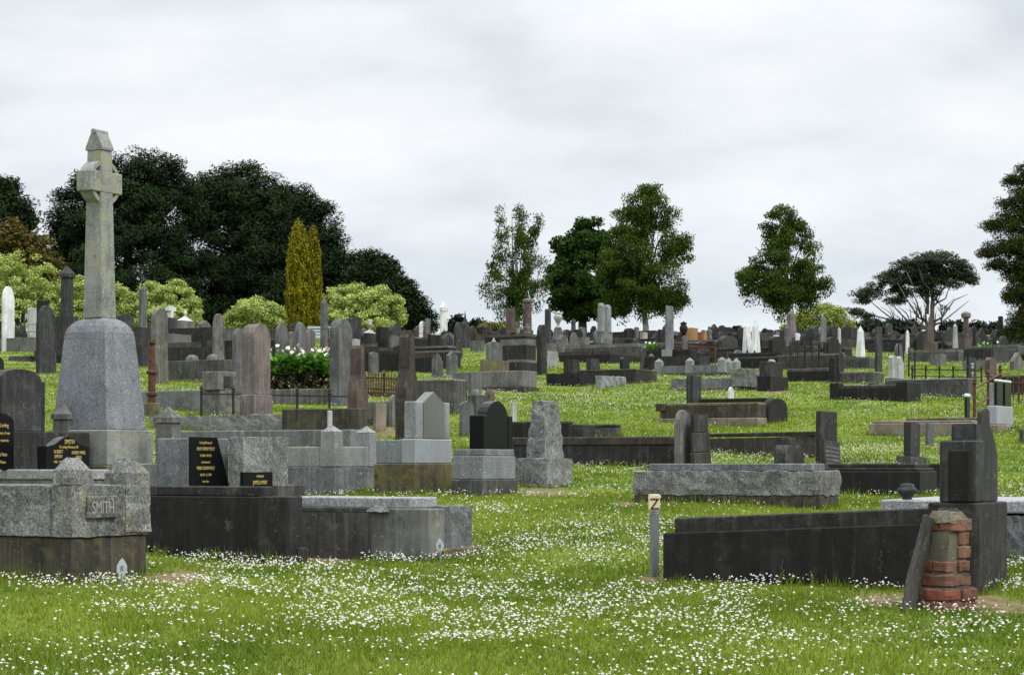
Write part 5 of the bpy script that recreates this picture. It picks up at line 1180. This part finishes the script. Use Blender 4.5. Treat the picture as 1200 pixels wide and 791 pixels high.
leaves('crown', [(12, 285, 138, 28, 26, .9), (38, 295, 138, 26, 20, .9), (52, 310, 138, 24, 20, .9), (-10, 290, 138, 30, 30, .9), (25, 325, 138, 50, 40, .8)], 700, 20, .34, L['olive'], r, 36, sig=(.28, .28, .2), shell=.3)

# pale variegated shrubs
def shrub(label, px, d, lobes, ncl, seed, mat='paleg', per=26, size=.17, kind='pale_shrub', group=None, sig=(.15, .15, .1)):
    r = tree_root(kind, label, 'shrub', px, d, group)
    y0 = min(l[1] for l in lobes) + 8
    limbs(r, 'bark', [[(px, None, d, .14), (px + 3, (y0 + 390)/2, d, .08), (px + 6, y0 + 6, d, .02)]] + [[(px, 385, d, .09), (l[0], l[1], d, .02)] for l in lobes])
    leaves('crown', lobes, int(ncl*.42), per*4, size*.85, L[mat], r, seed, sig=(.24, .24, .15), shell=.08, up=.9, aspect=.6)
shrub('large pale green shrub at the far left, tallest of the pale row', 25, 128, [(5, 335, 128, 28, 40, .9), (28, 330, 128, 28, 36, .9), (52, 345, 128, 24, 34, .9), (72, 362, 128, 20, 30, .9), (-15, 335, 128, 24, 40, .9), (25, 375, 128, 55, 34, .8)], 800, 41)
shrub('pale green shrub showing right and left of the cross shaft', 120, 128, [(92, 352, 128, 16, 26, .9), (112, 348, 128, 16, 24, .9), (135, 356, 128, 16, 22, .9), (110, 372, 128, 30, 26, .8)], 420, 42)
shrub('pale green shrub right of the dark pedestal obelisk', 178, 128, [(155, 362, 128, 15, 20, .9), (175, 352, 128, 17, 20, .9), (205, 350, 128, 20, 20, .9), (226, 362, 128, 14, 14, .9), (190, 375, 128, 42, 22, .8)], 520, 43)
shrub('low rounded pale shrub left of the golden cypresses', 300, 126, [(300, 367, 126, 24, 17, .9), (322, 372, 126, 16, 13, .9), (278, 376, 126, 14, 12, .9), (268, 382, 126, 10, 8, .9)], 340, 44)
shrub('big pale green shrub right of the golden cypresses', 425, 124, [(392, 358, 124, 20, 20, .9), (415, 353, 124, 22, 20, .9), (440, 354, 124, 22, 20, .9), (458, 366, 124, 15, 20, .9), (420, 375, 124, 48, 20, .8), (382, 372, 124, 12, 18, .8)], 620, 45)
shrub('bright green dome-shaped bush beneath the right birch', 962, 130, [(962, 378, 130, 36, 20, .9), (940, 384, 130, 24, 14, .9), (985, 386, 130, 20, 12, .9)], 520, 46, 'dome', kind='dome_bush')
shrub('low yellow-green hedge on the skyline left of the brown columns', 580, 128, [(574, 386, 128, 10, 6, .9), (588, 385, 128, 11, 6, .9), (601, 388, 128, 8, 5, .9)], 120, 47, 'hedge', kind='hedge')

# golden cypresses
for lab, px, top, hw, seed in (('golden columnar cypress, taller left one of the pair', 350, 265, 16, 51), ('golden columnar cypress, slimmer right one of the pair', 367, 272, 10, 52)):
    d = 116 if px < 360 else 117.5; r = tree_root('golden_cypress', lab, 'tree', px, d, 'golden cypresses')
    limbs(r, 'bark', [[(px, None, d, .12), (px, 330, d, .08), (px, top + 10, d, .02)]])
    lob = [(px + (0.6*math.sin(i*2.1)), 388 - (382 - top)*t, d, hw*w_, 17, 1.) for i, (t, w_) in enumerate(((.05, .86), (.16, .95), (.27, 1.), (.38, 1.), (.49, .98), (.6, .95), (.71, .88), (.81, .80), (.9, .66), (.96, .40)))]
    leaves('crown', lob, 1100, 22, .16, L['cypress'], r, seed, sig=(.06, .06, .18), shell=.2, aspect=.35, up=.2, hang=.05)

# birches and the maple
def bough(px, d, y0, ends, r0=.09):
    return [[(px + rt.uniform(-1, 1), y0 + 12*k % 40, d, r0), ((px + ex)/2 + rt.uniform(-3, 3), (y0 + ey)/2 - 6, d + rt.uniform(-1, 1), r0*.5), (ex, ey, d + rt.uniform(-1.5, 1.5), .015)] for k, (ex, ey) in enumerate(ends)]
r = tree_root('birch_tree', 'thin airy weeping birch on the skyline, left of the maple', 'tree', 606, 120)
limbs(r, 'birchbark', [[(606, None, 120, .16), (607, 350, 120, .13), (604, 300, 120, .08), (611, 240, 120, .015)]])
limbs(r, 'bark', bough(606, 120, 340, [(572, 320), (590, 262), (585, 300), (632, 290), (640, 300), (628, 262), (600, 250), (636, 345), (575, 345), (620, 280)], .06), name='limbs')
leaves('crown', [(606, 325, 120, 34, 46, .9), (585, 315, 120, 18, 40, .9), (628, 325, 120, 18, 50, .9), (608, 275, 120, 20, 34, .9), (588, 262, 120, 8, 24, .9), (628, 268, 120, 8, 20, .9), (611, 250, 120, 6, 12, .9), (572, 335, 120, 10, 20, .9), (602, 352, 120, 26, 16, .9)], 120, 170, .14, L['birch'], r, 61, sig=(.22, .22, .15), shell=.5, aspect=.5, up=.2, hang=.55)
r = tree_root('maple_tree', 'dense dark green maple between the two birches', 'tree', 682, 124)
limbs(r, 'bark', [[(682, None, 124, .3), (683, 365, 124, .24), (684, 300, 124, .08)], [(682, 370, 124, .15), (655, 320, 124, .03)], [(683, 370, 124, .15), (712, 320, 124, .03)]])
leaves('crown', [(682, 290, 124, 22, 30, .9), (665, 310, 124, 20, 38, .9), (690, 330, 124, 42, 46, .9), (665, 345, 124, 22, 34, .9), (700, 285, 124, 18, 26, .9), (690, 270, 124, 14, 14, .9), (660, 292, 124, 10, 12, .9), (712, 358, 124, 24, 16, .9), (680, 362, 124, 28, 13, .9)], 170, 250, .19, L['maple'], r, 62, sig=(.33, .33, .24), shell=.35, aspect=.8, up=.5)
r = tree_root('birch_tree', 'largest birch on the skyline, broad crown and white trunk', 'tree', 756, 118)
limbs(r, 'birchbark', [[(757, None, 118, .2), (756, 375, 118, .17), (752, 330, 118, .14), (757, 280, 118, .09), (762, 225, 118, .015)]])
limbs(r, 'bark', bough(754, 118, 330, [(705, 300), (715, 262), (740, 240), (775, 225), (788, 255), (800, 290), (795, 335), (805, 345), (715, 345), (735, 350), (775, 350), (730, 290)], .08), name='limbs')
leaves('crown', [(750, 310, 118, 48, 48, .9), (720, 300, 118, 24, 40, .9), (735, 262, 118, 20, 24, .9), (765, 245, 118, 22, 30, .9), (785, 275, 118, 20, 34, .9), (790, 335, 118, 18, 30, .9), (795, 295, 118, 13, 20, .9), (760, 346, 118, 42, 16, .9), (715, 340, 118, 22, 20, .9), (764, 222, 118, 12, 10, .9), (742, 240, 118, 9, 14, .9)], 230, 270, .145, L['birch'], r, 63, sig=(.30, .30, .15), shell=.42, aspect=.55, up=.3, hang=.5)
r = tree_root('birch_tree', 'birch standing alone above the bright dome bush', 'tree', 922, 118)
limbs(r, 'birchbark', [[(926, None, 118, .17), (925, 375, 118, .14), (921, 320, 118, .1), (922, 245, 118, .015)]])
limbs(r, 'bark', bough(922, 118, 330, [(880, 320), (870, 330), (885, 290), (905, 260), (930, 250), (945, 280), (960, 320), (955, 345), (890, 345)], .07), name='limbs')
leaves('crown', [(915, 315, 118, 36, 40, .9), (885, 320, 118, 26, 26, .9), (912, 275, 118, 20, 30, .9), (930, 258, 118, 15, 22, .9), (955, 330, 118, 17, 24, .9), (915, 340, 118, 38, 18, .9), (945, 285, 118, 12, 24, .9), (870, 318, 118, 11, 14, .9), (920, 242, 118, 10, 8, .9)], 160, 260, .145, L['birch'], r, 64, sig=(.28, .28, .14), shell=.42, aspect=.55, up=.3, hang=.5)

# gum tree
d = 165; r = tree_root('gum_tree', 'spreading gum tree with bare pale limbs and a flat dark crown', 'tree', 1090, d)
T0 = (1092, 375, d, .19)
paths = [[(1091, None, d, .27), T0, (1093, 350, d, .13), (1094, 325, d, .08), (1088, 305, d, .02)]]
for a_, b_, c_ in (((1100, 345), (1112, 330), (1122, 318)), ((1082, 350), (1070, 335), (1062, 318)), ((1098, 355), (1108, 350), (1116, 325)), ((1076, 372), (1062, 350), (1052, 332)), ((1068, 380), (1050, 362), (1036, 345)), ((1060, 384), (1034, 365), (1014, 348)), ((1086, 345), (1080, 325), (1076, 312)), ((1094, 335), (1102, 320), (1104, 308)), ((1104, 372), (1118, 352), (1134, 345)), ((1103, 378), (1116, 368), (1136, 352)), ((1048, 376), (1024, 370), (1004, 362)), ((1080, 372), (1073, 350), (1066, 340))):
    sx_ = 1091 - (4 if a_[0] < 1091 else -2); sy_ = 385 if a_[1] > 365 else 368
    paths.append([(sx_, sy_, d, .12), (sx_*.62 + a_[0]*.38 + (1.5 if a_[0] < 1091 else -1.5), sy_*.35 + a_[1]*.65, d, .095), (*a_, d + rt.uniform(-2, 2), .075), (*b_, d + rt.uniform(-3, 3), .05), (*c_, d + rt.uniform(-3, 3), .018)])
main = [q for q in paths[1:]]
for q in main:
    for k in range(5):
        j = rt.choice((1, 2, 2)); x0_, y0_, d0_, r0_ = q[j]; dx = (x0_ - 1088)*.35 + rt.uniform(-14, 14); dy = rt.uniform(9, 26)
        if y0_ - dy < 300: dy = max(3, y0_ - 302)
        paths.append([(x0_, y0_, d0_, r0_*.55), (x0_ + dx*.35, y0_ - dy*.6, d0_ + rt.uniform(-1.5, 1.5), r0_*.4), (x0_ + dx, y0_ - dy, d0_ + rt.uniform(-3, 3), .012)])
limbs(r, 'gumbark', paths, n=6)
lob = [(1088, 305, 22, 8), (1105, 306, 18, 8), (1072, 311, 16, 9), (1120, 314, 14, 9), (1058, 318, 13, 8), (1130, 322, 10, 7), (1040, 330, 14, 8), (1052, 336, 10, 6), (1014, 342, 14, 7), (1030, 341, 8, 4), (1080, 325, 18, 7), (1100, 325, 16, 8), (1064, 332, 12, 7), (1112, 324, 12, 7), (1050, 350, 8, 3), (1060, 345, 7, 3), (1002, 363, 9, 4), (1018, 372, 10, 5), (1012, 367, 7, 3), (1034, 381, 7, 4), (1136, 328, 6, 4), (1090, 335, 14, 6), (1078, 341, 8, 4), (1105, 360, 4, 3), (1050, 378, 8, 5), (1115, 357, 3, 2), (1045, 324, 12, 6), (1028, 335, 9, 5), (1127, 313, 10, 6), (1134, 322, 8, 5), (1068, 318, 12, 6)]
leaves('crown', [(x, y + 2, d, a*1.2, b_*1.7, .8) for x, y, a, b_ in lob], 400, 105, .2, L['gum'], r, 71, sig=(.32, .32, .17), shell=.45, aspect=.4, up=.6)

# conifer at the right edge
d = 84; r = tree_root('bronze_conifer', 'bronze green conifer cut off by the right edge', 'tree', 1212, d)
limbs(r, 'bark', [[(1214, None, d, .22), (1213, 300, d, .14), (1212, 190, d, .02)]] + [[(1212, y, d, .05), (x, y - 6, d + rt.uniform(-1, 1), .012)] for x, y in ((1160, 270), (1156, 300), (1176, 210), (1178, 245), (1180, 330), (1176, 380), (1186, 350), (1165, 315))])
lob = [(1212, 205, 20, 22), (1185, 212, 9, 6), (1205, 235, 30, 18), (1178, 238, 10, 6), (1190, 262, 34, 14), (1162, 265, 12, 5), (1192, 290, 36, 16), (1160, 296, 12, 6), (1172, 310, 14, 7), (1204, 320, 30, 18), (1205, 350, 26, 22), (1186, 345, 10, 8), (1204, 382, 28, 22), (1182, 392, 10, 8), (1225, 300, 30, 110)]
leaves('crown', [(x, y, d, a, b_, .9) for x, y, a, b_ in lob], 1000, 90, .115, L['conif'], r, 72, sig=(.19, .19, .11), shell=.4, aspect=.33, up=.3)

# distant trees
for i, (px, top, hw, lab) in enumerate(((1003, 380, 12, 'dark clump left of the gum tree'), (1022, 378, 14, 'dark clump below the gum tree'), (1046, 376, 14, 'dark clump by the gum limbs'), (1066, 378, 12, 'dark clump close left of the gum trunk'), (1110, 379, 10, 'dark clump right of the gum trunk'), (1122, 380, 8, 'small dark clump before the brown column'),
        (1146, 378, 7, 'pointed clump right of the brown column'), (1151, 382, 6, 'small clump by the pointed one'), (1160, 382, 7, 'dark clump left of the dark slim column'), (1165, 380, 5, 'thin clump by the dark slim column'), (536, 372, 6, 'small conifer on the skyline by the white monument'), (528, 380, 7, 'low bush beside the small skyline conifer'), (559, 376, 7, 'low dark conifer behind the thin spire'),
        (849, 388, 9, 'low dark bush left of the white obelisks'), (862, 386, 6, 'small dark bush close to the white obelisks'), (838, 390, 8, 'low dark bush by the little statue'), (694, 394, 5, 'round black bush left of the twin columns'), (1188, 384, 10, 'dull tree behind the right-hand conifer'))):
    d = 150 + 6*(i % 5); r = tree_root('distant_tree', 'distant ' + lab, 'tree', px, d, 'distant trees on the skyline')
    limbs(r, 'bark', [[(px, None, d, .15), (px, top + 3, d, .03)]], n=5)
    lob = [(px, (top + 398)/2, d, hw, (398 - top)/2, .9), (px + hw*.4, top + 6, d, hw*.5, 6, .9), (px - hw*.5, top + 9, d, hw*.5, 7, .9)]
    leaves('crown', lob, 70, 16, .42, L['far'], r, 80 + i, sig=(.25, .25, .25), shell=.35)

# ------------------------------------------------------------------ sky, sun, camera
SUN_EL, SUN_AZ = R(52), R(120)     # azimuth clockwise from the view direction: behind the camera's right shoulder
w = bpy.data.worlds.new('World'); SC.world = w; w.use_nodes = True; nt = w.node_tree; nt.nodes.clear()
ow = nd(nt, 'ShaderNodeOutputWorld'); bg = nd(nt, 'ShaderNodeBackground'); nt.links.new(bg.outputs[0], ow.inputs[0])
sky = nd(nt, 'ShaderNodeTexSky', sky_type='NISHITA'); sky.sun_disc = False; sky.sun_elevation = SUN_EL; sky.sun_rotation = SUN_AZ
tc = nd(nt, 'ShaderNodeTexCoord'); sx = nd(nt, 'ShaderNodeSeparateXYZ'); nt.links.new(tc.outputs['Generated'], sx.inputs[0])
def mth(op, a, b=None):
    n = nd(nt, 'ShaderNodeMath', operation=op)
    for i, v in enumerate((a, b)):
        if v is None: continue
        if isinstance(v, (int, float)): n.inputs[i].default_value = v
        else: nt.links.new(v, n.inputs[i])
    return n.outputs[0]
# a flat cloud layer: directions projected on a plane overhead
zz = mth('ADD', mth('MAXIMUM', sx.outputs['Z'], 0.0), .36)
cv = nd(nt, 'ShaderNodeCombineXYZ'); nt.links.new(mth('DIVIDE', sx.outputs['X'], zz), cv.inputs[0]); nt.links.new(mth('DIVIDE', sx.outputs['Y'], zz), cv.inputs[1]); cv.inputs[2].default_value = 3.7
def cl(scale, det, off):
    mp = nd(nt, 'ShaderNodeMapping'); mp.inputs['Location'].default_value = off; mp.inputs['Scale'].default_value = (.75, 1., 1.); nt.links.new(cv.outputs[0], mp.inputs[0])
    return noise_node(nt, mp.outputs[0], scale, det, .5)
n1 = cl(1.9, 6, (CLX, CLY, 0)); n2 = cl(5.5, 6, (4.1, 2.7, 1))
fac = mth('ADD', mth('MULTIPLY', n1, .72), mth('MULTIPLY', n2, .28))
S = 10.3
cloud = ramp(nt, fac, [(.40, (.395, .428, .462)), (.47, (.495, .526, .556)), (.53, (.592, .615, .635)), (.60, (.675, .688, .695))])
# thin blue showing low towards the skyline
low = ramp(nt, sx.outputs['Z'], [(.03, 1.), (.16, 0.)])
cloud = mix(nt, mth('MULTIPLY', low, .45), cloud, (.56, .63, .685))
# overcast zenith is brighter than the horizon
zb = ramp(nt, sx.outputs['Z'], [(.2, 0.), (.9, 1.)])
cs = nd(nt, 'ShaderNodeVectorMath', operation='SCALE'); nt.links.new(cloud, cs.inputs[0]); nt.links.new(mth('ADD', mth('MULTIPLY', zb, ZEN*S), S), cs.inputs['Scale'])
fin = mix(nt, .93, sky.outputs[0], cs.outputs[0]); nt.links.new(fin, bg.inputs['Color']); bg.inputs['Strength'].default_value = .105

sl = bpy.data.lights.new('sun', 'SUN'); sl.energy = SUNE; sl.angle = R(15); sl.color = (1., .97, .92)
so = bpy.data.objects.new('sun', sl); COL.objects.link(so)
dv = Vector((math.sin(SUN_AZ)*math.cos(SUN_EL), math.cos(SUN_AZ)*math.cos(SUN_EL), math.sin(SUN_EL)))
so.rotation_euler = dv.to_track_quat('Z', 'Y').to_euler(); so.location = (20, -20, 40)

cam = bpy.data.cameras.new('camera'); cam.lens = 36*F/1200; cam.sensor_width = 36; cam.sensor_fit = 'HORIZONTAL'; cam.shift_y = (HOR - 395.5)/1200
cam.clip_start = .1; cam.clip_end = 3000
co = bpy.data.objects.new('camera', cam); COL.objects.link(co); co.location = (0, 0, EYE); co.rotation_euler = (R(90), 0, 0); SC.camera = co
SC.view_settings.view_transform = 'Standard'; SC.view_settings.look = 'None'; SC.view_settings.exposure = EXPO; SC.view_settings.gamma = 1
SC.cycles.max_bounces = 6; SC.cycles.diffuse_bounces = 3; SC.cycles.transmission_bounces = 3; SC.cycles.use_denoising = True
